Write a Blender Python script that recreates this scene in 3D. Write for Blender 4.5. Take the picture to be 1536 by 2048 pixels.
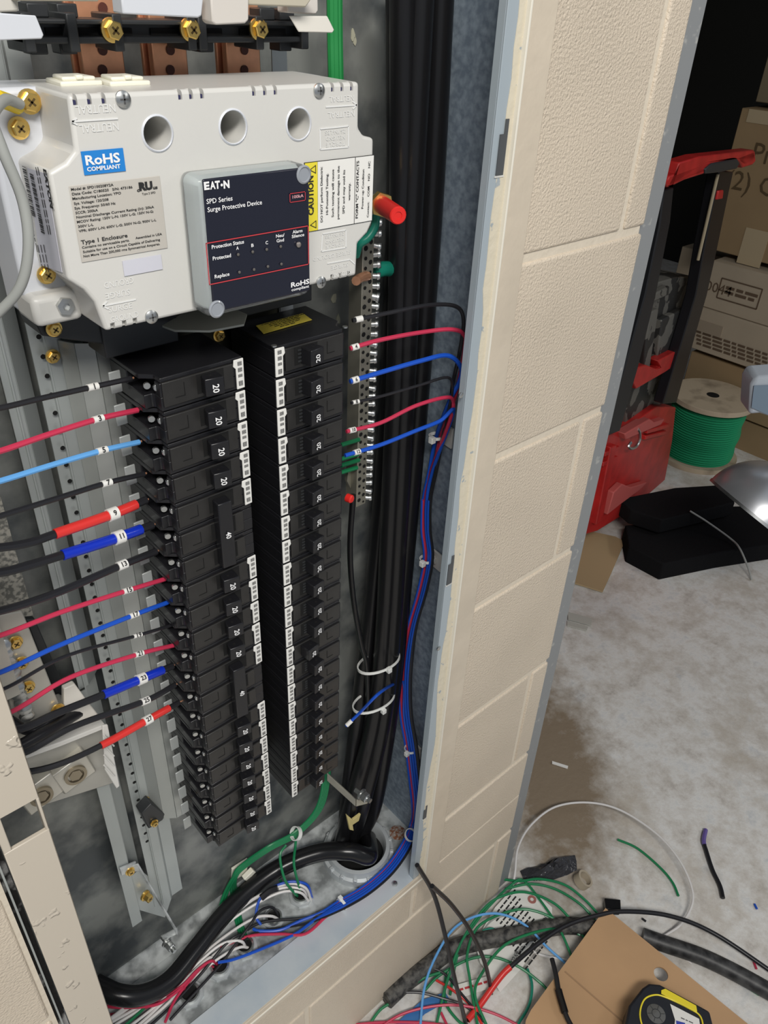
import bpy, bmesh, math, random
from mathutils import Vector, Matrix
random.seed(4)
S=bpy.context.scene; COL=S.collection; PI=math.pi
for o in list(bpy.data.objects): bpy.data.objects.remove(o)
# ---------------------------------------------------------------- camera
f0,yaw,pit,rol=1569.6405,0.7538,0.592,0.0493
CAM=Vector((-0.7552,-0.4373,1.417))
FW=Vector((math.sin(yaw)*math.cos(pit),math.cos(yaw)*math.cos(pit),-math.sin(pit)))
_r=Vector((math.cos(yaw),-math.sin(yaw),0)); _u=_r.cross(FW)
RT=_r*math.cos(rol)+_u*math.sin(rol); UP=-_r*math.sin(rol)+_u*math.cos(rol)
cd=bpy.data.cameras.new('camera'); cam=bpy.data.objects.new('camera',cd); COL.objects.link(cam)
M=Matrix((RT,UP,-FW)).transposed().to_4x4(); M.translation=CAM; cam.matrix_world=M
cd.sensor_fit='VERTICAL'; cd.sensor_height=24; cd.lens=24*f0/2048; cd.clip_start=.01
S.camera=cam
# ---------------------------------------------------------------- light
S.view_settings.view_transform='Standard'; S.view_settings.look='None'
S.view_settings.exposure=0.0; S.view_settings.gamma=1; S.view_settings.use_curve_mapping=False
w=bpy.data.worlds.new('world'); S.world=w; w.use_nodes=True
w.node_tree.nodes['Background'].inputs[0].default_value=(.80,.88,1,1)
w.node_tree.nodes['Background'].inputs[1].default_value=.30
def area(name,loc,tgt,e,sx,sy,col=(1,1,1)):
    l=bpy.data.lights.new(name,'AREA'); l.shape='RECTANGLE'; l.size=sx; l.size_y=sy; l.energy=e; l.color=col
    o=bpy.data.objects.new(name,l); COL.objects.link(o); o.location=loc
    o.rotation_euler=(Vector(tgt)-Vector(loc)).to_track_quat('-Z','Y').to_euler(); return o
area('ceiling_lamp',(-1.15,-1.35,2.55),(-.4,0,.9),44,1.1,.35,(1,.965,.91))
area('ceiling_lamp_far',(1.9,-1.9,2.6),(.9,.1,0),10,1.2,.3,(1,.97,.92))
# ---------------------------------------------------------------- photo ray -> world point on a real plane
def ray(px,py): return FW+RT*((px-768)/f0)-UP*((py-1024)/f0)
def W(px,py,x=None,y=None,z=None):
    d=ray(px,py)
    if x is not None: t=(x-CAM.x)/d.x
    elif y is not None: t=(y-CAM.y)/d.y
    else: t=(z-CAM.z)/d.z
    return CAM+d*t
def WP(px,py,P,N):
    d=ray(px,py); return CAM+d*((Vector(P)-CAM).dot(N)/d.dot(N))
# ---------------------------------------------------------------- materials
MT={}
def mat(name,col,rough=.5,metal=0,blob=None,var=0,vs=20,bump=0,bs=200,col2=None,spec=None,trans=0,ior=1.45,coat=0,dist=.001,detail=4,alpha=1,lo=.35,hi=.65):
    if name in MT: return MT[name]
    m=bpy.data.materials.new(name); m.use_nodes=True; nt=m.node_tree; b=nt.nodes['Principled BSDF']
    def c(v): return (*v,1)
    b.inputs['Base Color'].default_value=c(col); b.inputs['Roughness'].default_value=rough
    b.inputs['Metallic'].default_value=metal; b.inputs['Transmission Weight'].default_value=trans
    b.inputs['IOR'].default_value=ior; b.inputs['Coat Weight'].default_value=coat; b.inputs['Alpha'].default_value=alpha
    if spec is not None: b.inputs['Specular IOR Level'].default_value=spec
    tc=nt.nodes.new('ShaderNodeTexCoord')
    if var or col2:
        n=nt.nodes.new('ShaderNodeTexNoise'); n.inputs['Scale'].default_value=vs; n.inputs['Detail'].default_value=detail
        nt.links.new(tc.outputs['Object'],n.inputs['Vector'])
        r=nt.nodes.new('ShaderNodeValToRGB'); nt.links.new(n.outputs[0],r.inputs[0])
        a=col2 if col2 else tuple(max(0,v*(1-var)) for v in col); d=col if col2 else tuple(min(1,v*(1+var)) for v in col)
        r.color_ramp.elements[0].color=c(a); r.color_ramp.elements[1].color=c(d)
        r.color_ramp.elements[0].position=lo; r.color_ramp.elements[1].position=hi
        nt.links.new(r.outputs[0],b.inputs['Base Color'])
    if bump:
        n=nt.nodes.new('ShaderNodeTexNoise'); n.inputs['Scale'].default_value=bs; n.inputs['Detail'].default_value=3
        nt.links.new(tc.outputs['Object'],n.inputs['Vector'])
        bp=nt.nodes.new('ShaderNodeBump'); bp.inputs['Strength'].default_value=bump; bp.inputs['Distance'].default_value=dist
        nt.links.new(n.outputs[0],bp.inputs['Height']); nt.links.new(bp.outputs[0],b.inputs['Normal'])
    if blob:
        n=nt.nodes.new('ShaderNodeTexNoise'); n.inputs['Scale'].default_value=blob[0]; n.inputs['Detail'].default_value=2
        nt.links.new(tc.outputs['Object'],n.inputs['Vector'])
        r=nt.nodes.new('ShaderNodeMapRange'); r.inputs[1].default_value=blob[1]; r.inputs[2].default_value=blob[2]; nt.links.new(n.outputs[0],r.inputs[0])
        bp=nt.nodes.new('ShaderNodeBump'); bp.inputs['Strength'].default_value=1; bp.inputs['Distance'].default_value=blob[3]
        nt.links.new(r.outputs[0],bp.inputs['Height']); nt.links.new(bp.outputs[0],b.inputs['Normal'])
    MT[name]=m; return m
def cut(o,cutters):
    """apply the object's bevel, then subtract the cutter meshes and bake the result"""
    for c in cutters:
        md=o.modifiers.new('cut','BOOLEAN'); md.object=c; md.operation='DIFFERENCE'; md.solver='EXACT'
    bpy.context.view_layer.update(); dg=bpy.context.evaluated_depsgraph_get()
    me=bpy.data.meshes.new_from_object(o.evaluated_get(dg)); me.materials.clear(); me.materials.append(o.data.materials[0])
    o.modifiers.clear(); o.data=me
    for p in me.polygons:
        if max(abs(v) for v in p.normal)>.9998: p.use_smooth=False
    for c in cutters: bpy.data.objects.remove(c)
blockM=mat('beige_block_paint',(.64,.55,.435),.36,bump=1,bs=380,dist=.0017,var=.05,vs=6)
beigeM=mat('beige_smooth_paint',(.61,.53,.42),.34,bump=.35,bs=60,dist=.002,var=.05,vs=14)
dripM=mat('beige_drip_paint',(.60,.535,.44),.26,blob=(60,.66,.71,.0011))
mortarM=mat('beige_mortar_paint',(.70,.62,.50),.5,bump=.5,bs=120,dist=.002)
galvM=mat('galvanised_blue',(.34,.41,.48),.42,.15,col2=(.20,.25,.31),vs=150,detail=12,bump=.25,bs=90,lo=.36,hi=.66)
galvB=mat('galvanised_grey',(.30,.31,.29),.36,.35,col2=(.085,.095,.10),vs=17,detail=12,bump=.2,bs=60,lo=.38,hi=.62)
galvF=mat('galvanised_pale',(.60,.63,.63),.36,.25,col2=(.24,.255,.255),vs=42,detail=12,bump=.15,bs=60,lo=.38,hi=.60)
speckM=mat('speckled_zinc',(.50,.48,.42),.5,.2,col2=(.20,.20,.18),vs=260,detail=2,lo=.42,hi=.58)
steelG=mat('grey_painted_steel',(.40,.46,.50),.35,.15)
railM=mat('rail_steel',(.42,.45,.44),.38,.35,var=.06,vs=9)
edgeM=mat('steel_edge',(.42,.42,.40),.5,.1,col2=(.27,.28,.285),vs=80,detail=8,lo=.62,hi=.72)
blackP=mat('black_plastic',(.012,.012,.014),.28,bump=.05,bs=400)
blackD=mat('dusty_black_plastic',(.022,.021,.020),.34,var=.25,vs=30)
blackR=mat('black_rubber',(.008,.008,.009),.30,spec=.45)
charM=mat('charcoal_plastic',(.028,.030,.032),.42)
holeM=mat('dark_hole',(.003,.003,.003),.8)
whiteP=mat('white_plastic',(.63,.62,.585),.32,bump=.06,bs=300)
whiteC=mat('cool_white_plastic',(.64,.66,.70),.3)
creamP=mat('cream_plastic',(.82,.80,.68),.4)
paperM=mat('white_label',(.80,.79,.75),.55)
greyLab=mat('grey_label',(.52,.49,.44),.45)
lilacLab=mat('lilac_label',(.60,.60,.66),.45)
inkM=mat('black_ink',(.02,.02,.02),.6)
whiteI=mat('white_ink',(.85,.85,.85),.5)
blueLab=mat('blue_label',(.02,.22,.62),.4)
yellowL=mat('yellow_label',(.80,.68,.05),.45)
yellowD=mat('dull_yellow_label',(.62,.50,.07),.5)
redInk=mat('red_ink',(.55,.05,.06),.5)
panelM=mat('navy_black_face',(.012,.013,.024),.25,coat=.3)
clearM=mat('clear_plastic',(.90,.93,.95),.08,trans=.92,ior=1.3)
copperM=mat('copper',(.86,.43,.25),.42,.75,var=.1,vs=60)
brassM=mat('brass',(.80,.55,.17),.3,.95)
chromeM=mat('zinc_screw',(.56,.57,.56),.32,.95)
barM=mat('bar_metal',(.42,.40,.33),.42,.75,var=.1,vs=40)
alumM=mat('aluminium_lug',(.56,.54,.48),.42,.5,var=.1,vs=20)
ringM=mat('cast_grey_ring',(.52,.55,.56),.42,.3)
WC={'black':mat('wire_black',(.018,.018,.021),.32,spec=.4),'red':mat('wire_pinkred',(.55,.035,.085),.35),
 'tred':mat('tape_red',(.68,.035,.03),.3),'blue':mat('wire_blue',(.012,.085,.52),.32),'tblue':mat('tape_blue',(.006,.03,.46),.22),
 'lblue':mat('wire_lightblue',(.13,.38,.76),.35),'green':mat('wire_green',(.012,.20,.075),.35),'teal':mat('wire_teal',(.01,.22,.15),.35),
 'white':mat('wire_white',(.72,.70,.68),.4),'grey':mat('wire_grey',(.34,.35,.33),.45),'bgreen':mat('wire_brightgreen',(.03,.36,.17),.35)}
tieM=mat('nylon_tie',(.78,.79,.76),.4,alpha=1)
cardM=mat('cardboard',(.50,.31,.165),.7,var=.06,vs=8,bump=.1,bs=60)
boxM=mat('box_cardboard',(.31,.215,.115),.75,var=.06,vs=5)
boxL=mat('box_pale_cardboard',(.42,.35,.26),.75,var=.06,vs=5)
redP=mat('red_tool_plastic',(.46,.022,.020),.38,var=.15,vs=20)
dustP=mat('dusty_toolbox',(.025,.025,.024),.5,col2=(.13,.125,.11),vs=14,detail=8,lo=.5,hi=.35)
woodM=mat('plywood',(.52,.43,.31),.7,col2=(.30,.24,.17),vs=12,detail=8,lo=.3,hi=.5)
foamM=mat('black_foam',(.010,.010,.011),.95,bump=.8,bs=220,dist=.002,spec=.1)
mirM=mat('brushed_dome',(.66,.67,.69),.30,.75)
filmM=mat('black_plastic_film',(.04,.04,.045),.18,bump=1,bs=55,dist=.006)
dirtyM=mat('dusty_black_cable',(.11,.105,.095),.6,col2=(.016,.016,.017),vs=110,detail=10,lo=.36,hi=.62)
tireM=mat('tyre_tread',(.07,.068,.055),.8,col2=(.30,.27,.20),vs=70,detail=2,lo=.48,hi=.52)
darkW=mat('unlit_wall_shade',(.012,.012,.010),.8)  # near-black colour paints in the darkness of the unlit back room
# ---------------------------------------------------------------- mesh builder
TXT={}
def text_data(s,bold=0):
    k=(s,bold)
    if k not in TXT and s[0]=='~':      # print too small to read in the photograph: plain word-length strokes
        rg=random.Random(len(s)*7+ord(s[-1])); x=0; vs=[]; fs=[]; n=len(s)*.55
        while x<n:
            w_=rg.uniform(.8,2.2); i=len(vs); vs+=[Vector((x-n/2,-.22,0)),Vector((x+w_-n/2,-.22,0)),Vector((x+w_-n/2,.22,0)),Vector((x-n/2,.22,0))]; fs.append((i,i+1,i+2,i+3)); x+=w_+.35
        TXT[k]=(vs,fs)
    if k not in TXT:
        c=bpy.data.curves.new('t','FONT'); c.body=s; c.size=1; c.resolution_u=2; c.offset=bold; c.align_x='CENTER'; c.align_y='CENTER'
        o=bpy.data.objects.new('t',c); COL.objects.link(o); me=bpy.data.meshes.new_from_object(o)
        TXT[k]=([v.co.copy() for v in me.vertices],[tuple(p.vertices) for p in me.polygons])
        bpy.data.objects.remove(o); bpy.data.curves.remove(c); bpy.data.meshes.remove(me)
    return TXT[k]
class B:
    def __init__(s): s.v=[]; s.f=[]
    def add(s,vs,fs):
        n=len(s.v); s.v+= [Vector(p) for p in vs]; s.f+=[tuple(i+n for i in f) for f in fs]; return s
    def box(s,a,b):
        x0,y0,z0=a; x1,y1,z1=b
        return s.add([(x0,y0,z0),(x1,y0,z0),(x1,y1,z0),(x0,y1,z0),(x0,y0,z1),(x1,y0,z1),(x1,y1,z1),(x0,y1,z1)],
          [(0,3,2,1),(4,5,6,7),(0,1,5,4),(1,2,6,5),(2,3,7,6),(3,0,4,7)])
    def hull(s,front,off):
        """polygon of world points swept by vector off"""
        n=len(front); off=Vector(off); fr=[Vector(p) for p in front]
        return s.add(fr+[p+off for p in fr],[tuple(range(n)),tuple(range(2*n-1,n-1,-1))]+[(i,i+n,(i+1)%n+n,(i+1)%n) for i in range(n)])
    def obox(s,c,ax,ay,az):
        c,ax,ay,az=map(Vector,(c,ax,ay,az))
        return s.hull([c-ax-ay-az,c+ax-ay-az,c+ax-ay+az,c-ax-ay+az],ay*2)
    def quad(s,*p): return s.add(p,[tuple(range(len(p)))])
    def ring(s,c,n,pts,seg=24):
        """lathe: pts=(r,h) along axis n from c"""
        c=Vector(c); n=Vector(n).normalized(); a=n.orthogonal().normalized(); b=n.cross(a)
        vs=[];fs=[]
        for r,h in pts:
            for k in range(seg):
                t=2*PI*k/seg; vs.append(c+n*h+(a*math.cos(t)+b*math.sin(t))*r)
        for i in range(len(pts)-1):
            for k in range(seg):
                k2=(k+1)%seg; fs.append((i*seg+k,i*seg+k2,(i+1)*seg+k2,(i+1)*seg+k))
        if pts[0][0]>1e-6: fs.append(tuple(range(seg))[::-1])
        if pts[-1][0]>1e-6: fs.append(tuple((len(pts)-1)*seg+k for k in range(seg)))
        return s.add(vs,fs)
    def tor(s,c,n,pts,seg=32):
        s.ring(c,n,pts+[pts[0]],seg); s.f=[f for f in s.f if len(f)!=seg or seg==4]; return s
    def cyl(s,a,b,r,seg=12,r2=None):
        a=Vector(a);b=Vector(b); return s.ring(a,b-a,[(r,0),(r if r2 is None else r2,(b-a).length)],seg)
    def tube(s,pts,r,seg=8,caps=True):
        n=len(pts); vs=[];fs=[]; t0=(pts[1]-pts[0]).normalized(); a=t0.orthogonal().normalized()
        for i,p in enumerate(pts):
            t=(pts[min(i+1,n-1)]-pts[max(i-1,0)]).normalized()
            a=(a-t*a.dot(t)).normalized(); b=t.cross(a); rr=r(i/(n-1)) if callable(r) else r
            for k in range(seg):
                q=2*PI*k/seg; vs.append(p+(a*math.cos(q)+b*math.sin(q))*rr)
        for i in range(n-1):
            for k in range(seg):
                k2=(k+1)%seg; fs.append((i*seg+k,i*seg+k2,(i+1)*seg+k2,(i+1)*seg+k))
        if caps: fs.append(tuple(range(seg))[::-1]); fs.append(tuple((n-1)*seg+k for k in range(seg)))
        return s.add(vs,fs)
    def text(s,t,c,size,right=(1,0,0),up=(0,0,1),bold=0,flip=False,sx=1):
        vs,fs=text_data(t,bold); c=Vector(c); r=Vector(right).normalized(); u=Vector(up).normalized()
        if flip: r=-r; u=-u
        return s.add([c+r*(v.x*size*sx)+u*(v.y*size) for v in vs],fs)
    def fit(s,t,a,c,size,bold=.01,up=None,n=(0,-1,0)):
        a=Vector(a); c=Vector(c); d=c-a; vs,fs=text_data(t,bold); w_=max(v.x for v in vs)-min(v.x for v in vs); mid=(max(v.x for v in vs)+min(v.x for v in vs))/2
        k=d.length/(w_*size); r=d.normalized(); u=Vector(n).cross(r); k2=(a+c)/2-r*(mid*size*k)
        return s.add([k2+r*(v.x*size*k)+u*(v.y*size) for v in vs],fs)
    def build(s,name,m,parent=None,bev=0,smooth=40,seg=2):
        me=bpy.data.meshes.new(name); me.from_pydata([tuple(v) for v in s.v],[],s.f); me.update()
        bm=bmesh.new(); bm.from_mesh(me); bmesh.ops.recalc_face_normals(bm,faces=bm.faces) if len(s.f)<20000 else None; bm.to_mesh(me); bm.free()
        if smooth:
            me.polygons.foreach_set('use_smooth',[True]*len(me.polygons)); me.set_sharp_from_angle(angle=math.radians(smooth))
        me.materials.append(m); o=bpy.data.objects.new(name,me); COL.objects.link(o)
        if bev:
            md=o.modifiers.new('bevel','BEVEL'); md.width=bev; md.segments=seg; md.limit_method='ANGLE'; md.angle_limit=math.radians(35)
        if parent:
            o.parent=parent; o.matrix_parent_inverse=parent.matrix_world.inverted() if parent.type!='EMPTY' else Matrix.Translation(-parent.location)
        return o
def tag(o,label,cat=None,group=None,kind=None):
    if label: o['label']=label
    if cat: o['category']=cat
    if group: o['group']=group
    if kind: o['kind']=kind
    return o
def thing(name,label,cat,loc,group=None):
    o=bpy.data.objects.new(name,None); COL.objects.link(o); o.location=loc; o.empty_display_size=.01
    return tag(o,label,cat,group)
def struct(name,b,m,bev=0,**k): o=b.build(name,m,None,bev,**k); o['kind']='structure'; return o
def dup(root,loc,label,group=None):
    r=root.copy(); COL.objects.link(r); r.location=loc; r['label']=label
    if group: r['group']=group
    for ch in list(root.children):
        c=ch.copy(); COL.objects.link(c); c.parent=r
        for g in list(ch.children):
            d=g.copy(); COL.objects.link(d); d.parent=c
    return r
def smooth(pts,n=8):
    P=[Vector(p) for p in pts]
    if len(P)<3: return [P[0].lerp(P[-1],i/n) for i in range(n+1)]
    out=[]
    Q=[P[0]*2-P[1]]+P+[P[-1]*2-P[-2]]
    for i in range(1,len(Q)-2):
        a,b,c,d=Q[i-1:i+3]
        for k in range(n):
            t=k/n; out.append(.5*((2*b)+(c-a)*t+(2*a-5*b+4*c-d)*t*t+(3*b-a-3*c+d)*t**3))
    out.append(P[-1]); return out
# ================================================================ STRUCTURE
# floor
fm=bpy.data.materials.new('concrete'); fm.use_nodes=True; nt=fm.node_tree; bs=nt.nodes['Principled BSDF']; bs.inputs['Roughness'].default_value=.62
tc=nt.nodes.new('ShaderNodeTexCoord')
def noise(scale,det,rough=.6):
    n=nt.nodes.new('ShaderNodeTexNoise'); n.inputs['Scale'].default_value=scale; n.inputs['Detail'].default_value=det; n.inputs['Roughness'].default_value=rough
    nt.links.new(tc.outputs['Object'],n.inputs['Vector']); return n
def ramp(src,els):
    r=nt.nodes.new('ShaderNodeValToRGB'); nt.links.new(src,r.inputs[0])
    e=r.color_ramp.elements; e[0].position,e[0].color=els[0][0],(*els[0][1],1); e[1].position,e[1].color=els[-1][0],(*els[-1][1],1)
    for p,c in els[1:-1]: q=e.new(p); q.color=(*c,1)
    return r
r1=ramp(noise(16,15,.72).outputs[0],[(.30,(.42,.39,.35)),(.43,(.62,.59,.545)),(.55,(.74,.73,.70)),(.70,(.54,.56,.57))])
r2=ramp(noise(4.2,12,.72).outputs[0],[(.50,(0,0,0)),(.66,(1,1,1))])
mx=nt.nodes.new('ShaderNodeMixRGB'); nt.links.new(r2.outputs[0],mx.inputs[0]); nt.links.new(r1.outputs[0],mx.inputs[1]); mx.inputs[2].default_value=(.52,.475,.41,1)
# brown mud stain with its own shape beside the wall end
mp=nt.nodes.new('ShaderNodeMapping'); mp.vector_type='TEXTURE'; mp.inputs['Location'].default_value=(.30,.10,0); mp.inputs['Rotation'].default_value=(0,0,.75); mp.inputs['Scale'].default_value=(.42,.17,1)
nt.links.new(tc.outputs['Object'],mp.inputs[0]); g=nt.nodes.new('ShaderNodeTexGradient'); g.gradient_type='SPHERICAL'; nt.links.new(mp.outputs[0],g.inputs[0])
ad=nt.nodes.new('ShaderNodeMath'); ad.operation='MULTIPLY_ADD'; nt.links.new(noise(26,6,.65).outputs[0],ad.inputs[0]); ad.inputs[1].default_value=.8; nt.links.new(g.outputs[0],ad.inputs[2])
r3=ramp(ad.outputs[0],[(.50,(0,0,0)),(1.05,(1,1,1))])
mx2=nt.nodes.new('ShaderNodeMixRGB'); nt.links.new(r3.outputs[0],mx2.inputs[0]); nt.links.new(mx.outputs[0],mx2.inputs[1]); mx2.inputs[2].default_value=(.25,.195,.135,1)
nt.links.new(mx2.outputs[0],bs.inputs['Base Color'])
bp=nt.nodes.new('ShaderNodeBump'); bp.inputs['Strength'].default_value=.3; bp.inputs['Distance'].default_value=.004; nt.links.new(noise(60,6).outputs[0],bp.inputs['Height']); nt.links.new(bp.outputs[0],bs.inputs['Normal'])
struct('floor',B().box((-2.2,-2.4,-.08),(4.2,3.4,0)),fm)
# block wall : real blocks with bevelled edges in front of a mortar backing
OX0,OX1,OZ0=-.731,-.197,.302     # rough opening
CO=.2032; wb=B()
def block(x0,x1,z0,z1):
    j=.0045
    wb.box((x0+j,0.0,z0+j),(x1-j if x1<-.001 else x1,.05,z1-j))
parts_={'r':B(),'l':B(),'b':B()}
def block(key,x0,x1,z0,z1):
    j=.0042
    parts_[key].box((x0+j,0.0,z0+j),(x1-j if x1<-.001 else x1,.05,z1-j))
for k in range(13):
    z0,z1=k*CO,(k+1)*CO; off=-.040 if k%2==0 else -.040-.2032
    xs=[0.0]; x=off
    while x>-1.9: xs.append(x); x-=.4064
    xs.append(-1.9)
    for x0,x1 in zip(xs[1:],xs[:-1]):
        for key,ra,rb,za,zb in (('b',-1.9,0,0,OZ0),('r',OX1-.004,0,OZ0,3),('l',-1.9,OX0,OZ0,3)):
            a,c,d,e=max(x0,ra),min(x1,rb),max(z0,za),min(z1,zb)
            if c-a>.012 and e-d>.012: block(key,a,c,d-(.0084 if d==OZ0 and key!='b' else 0),e)
struct('wall_back',parts_['r'],blockM,bev=.0028,seg=3); struct('wall_back.001',parts_['l'],blockM,bev=.0028,seg=3); struct('wall_back.002',parts_['b'],blockM,bev=.0028,seg=3)
struct('wall_back.003',B().box((OX1,.0024,OZ0),(-.004,.19,2.65)),mortarM); struct('wall_back.004',B().box((-1.9,.0024,OZ0),(OX0,.19,2.65)),mortarM); struct('wall_back.005',B().box((-1.9,.0024,0),(-.004,.19,OZ0-.004)),mortarM)
# steel edge of the wall end
o=struct('trim_1',B().box((0.0002,.006,0),(.034,.19,2.65)),edgeM,bev=.0008)
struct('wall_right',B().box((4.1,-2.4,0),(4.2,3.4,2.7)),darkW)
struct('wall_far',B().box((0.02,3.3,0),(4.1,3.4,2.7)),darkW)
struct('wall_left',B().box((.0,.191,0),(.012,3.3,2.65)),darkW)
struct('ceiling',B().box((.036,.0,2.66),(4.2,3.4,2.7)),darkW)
# ================================================================ PANELBOARD ENCLOSURE
YB=.150; ZF=.317; XR=-.1975; XL=-.727; ZT=2.0
enc=thing('panelboard_enclosure','recessed steel panelboard enclosure set open in the beige block wall','electrical panel',(-.46,.08,ZF))
B().box((XL,YB,ZF-.002),(XR,YB+.002,ZT)).build('back_panel',galvB,enc)
B().box((XR,.004,ZF),(XR+.0015,YB,ZT)).build('side_panel',galvM,enc)
B().box((XL-.0015,.004,ZF),(XL,YB,ZT)).build('side_panel',railM,enc)
B().box((XL,.0,ZF-.003),(XR,YB,ZF)).build('bottom_panel',galvF,enc)
# crease angle pieces riveted at back bottom
B().hull([(XL,YB,ZF+.02),(XL,YB-.002,ZF+.02),(XL,YB-.018,ZF+.001),(XL,YB,ZF)],(XR-XL,0,0)).build('bottom_angle',galvF,enc)
# speckled liner at left of the back
B().box((-.725,YB-.003,.86),(-.6245,YB-.0008,1.25)).build('liner_plate',speckM,enc)
B().box((-.705,.060,.945),(-.668,YB-.004,1.3)).build('wireway_plate',alumM,enc)
# right flange: blue-grey lip + painted strip with slots
lip=B().box((-.2500,-.0015,ZF-.006),(-.2330,.0,ZT)); lip.box((-.2500,0,ZF),(-.2488,.0075,ZT)); lip.build('flange_lip',steelG,enc,bev=.0004)
st=B(); zz=ZF-.008
N=60; e=[]
random.seed(2)
for i in range(N+1):
    z=.31+i*(1.5-.31)/N; e.append((z,-.2405+random.uniform(-.0016,.0014)+.0024*math.sin(i*.5)))
poly=[(-.2295,-.0018,z) for z,_ in e][::-1]+[(x,-.0018,z) for z,x in e]
for i in range(N):
    st.hull([(e[i][1],-.0019,e[i][0]),(-.2300,-.0019,e[i][0]),(-.2300,-.0019,e[i+1][0]),(e[i+1][1],-.0019,e[i+1][0])],(0,.0008,0))
st.build('ragged_paint',mat('chipped_paint',(.66,.60,.47),.5,col2=(.36,.40,.42),vs=90,detail=6,bump=.8,bs=120,lo=.34,hi=.37),enc)
B().box((-.2286,-.0045,ZF-.016),(-.1965,-.0005,ZT)).build('painted_flange',beigeM,enc,bev=.001)
B().box((-.2300,-.0062,ZF-.014),(-.2278,-.001,ZT)).build('flange_highlight',mat('bead_highlight',(.78,.74,.64),.3),enc,bev=.0005)  # raised strip in a paler colour, painting in the flange edge's highlight line
def slot(pxy,w,h):
    p=W(*pxy,y=-.0022); b=B().box((p.x-w/2,-.0026,p.z-h/2),(p.x+w/2,-.0019,p.z+h/2)); b.box((p.x+w*.05,-.0026,p.z+h/2),(p.x+w/2,-.0019,p.z+h*.85))
    s_=b.build('slot',mat('slot_grey',(.10,.105,.11),.5,.3),enc,bev=0)
    B().box((p.x-w/2-.001,-.0025,p.z-h/2-.0015),(p.x+w/2+.001,-.0017,p.z-h/2)).build('slot_edge',whiteP,s_)
slot((1003,310),.0085,.030); slot((900,1148),.0075,.028); slot((850,1628),.006,.020)
for q in ((921,790),(877,1296)): 
    p=W(*q,y=-.0016); B().ring(p,(0,-1,0),[(.0028,0),(.0028,.001),(.0015,.0016)],12).build('rivet',chromeM,enc)
# sill
B().hull([(XL,-.0015,ZF),(XL,.040,ZF+.0022),(XL,.040,ZF+.001),(XL,-.0015,ZF-.004)],(XR-XL-.03,0,0)).build('sill_lip',mat('sill_blue',(.45,.53,.60),.38,.2,col2=(.60,.65,.68),vs=12,detail=6,lo=.45,hi=.7),enc)
B().box((XL,-.0045,ZF-.024),(-.2286,-.0005,ZF-.0005)).build('painted_sill',beigeM,enc,bev=.001)
B().box((XL,-.0058,ZF-.0125),(-.2286,-.001,ZF-.0095)).build('sill_highlight',mat('bead_highlight',(.78,.74,.64),.3),enc,bev=.0006)  # pale strip paints in the highlight along the sill edge
for q in ((790,1768),): 
    p=W(*q,z=ZF+.003); B().ring(p,(0,0,1),[(.0042,0),(.0042,.002),(.0030,.0036),(0,.004)],8).build('sheet_screw',chromeM,enc)
random.seed(6); b=B(); c=W(795,1665,z=ZF+.0006)
B().ring(c,(0,0,1),[(.013,0),(.012,.0006),(0,.0007)],20).build('rust_spot',mat('rust_patch',(.38,.36,.33),.7,col2=(.20,.07,.03),vs=220,detail=6,lo=.42,hi=.62),enc)
for q in ((782,250,.12),(725,120,.149),(718,80,.149),(694,500,.149),(712,620,.149)):
    pass
for q,h in (((706,70),.006),((710,82),.004),((668,598),.008),((676,640),.007),((690,270),.004)):
    c=W(*q,y=YB-.0008); k=[Vector((c.x+h*.5*math.cos(a)*random.uniform(.4,1),c.y,c.z+h*math.sin(a)*random.uniform(.4,1))) for a in [i*PI/5 for i in range(10)]]
    B().hull(k,(0,.0006,0)).build('glue_smear',mat('pale_smear',(.42,.41,.31),.6),enc)
# left painted flange with square cutouts
lf=B(); x0,x1=-.7225,-.688
def fl(z0,z1,xa=x0,xb=x1): lf.box((xa,-.004,z0),(xb,.0,z1))
fl(.29,.862); fl(.9005,ZT); fl(.862,.9005,-.7225,-.7165); fl(.862,.9005,-.6905,-.688)
lf.box((-.6895,-.004,.29),(-.688,.012,ZT))
lf.build('painted_flange',dripM,enc,bev=.0012)
for i in range(46):
    z=random.uniform(.50,1.02); x=random.uniform(-.719,-.694)
    if .855<z<.905: continue
B().box((-.7305,.010,.25),(-.7225,.014,ZT)).build('shaded_gap_filler',mat('gap_shade_caulk',(.50,.50,.49),.6,col2=(.006,.006,.006),vs=16,detail=5,lo=.56,hi=.62,bump=.6,bs=60,dist=.004),enc)  # black areas paint in the shade of the open gap; grey blobs are caulk
# ================================================================ CHASSIS (rails behind the breakers)
ch=thing('breaker_chassis','grey steel interior chassis with perforated rails behind the black breaker columns','mounting frame',(-.46,.12,.46))
def sheet(prof,z0,z1,name,m=railM,t=.0012,bev=0):
    b=B()
    for a,c in zip(prof[:-1],prof[1:]):
        a=Vector((a[0],a[1],0)); c=Vector((c[0],c[1],0)); n=(c-a).cross(Vector((0,0,1))).normalized()*t
        b.hull([a+Vector((0,0,z0)),c+Vector((0,0,z0)),c+n+Vector((0,0,z0)),a+n+Vector((0,0,z0))],(0,0,z1-z0))
    return b.build(name,m,ch)
sheet([(-.617,.118),(-.6045,.118)],.46,.86,'outer_rail')
sheet([(-.6045,.119),(-.6045,.142),(-.5865,.142)],.50,1.38,'outer_rail'); sheet([(-.6095,.1215),(-.600,.1225),(-.5865,.135)],.86,1.38,'outer_rail')
sheet([(-.5855,.12),(-.5755,.12),(-.5755,.116),(-.566,.116),(-.563,.120),(-.548,.120)],.465,1.40,'inner_rail')
sheet([(-.5665,.114),(-.560,.102),(-.549,.094),(-.540,.094),(-.530,.094)],.640,1.195,'breaker_rail',m=mat('rail_pale',(.42,.44,.42),.34,.3))
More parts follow.
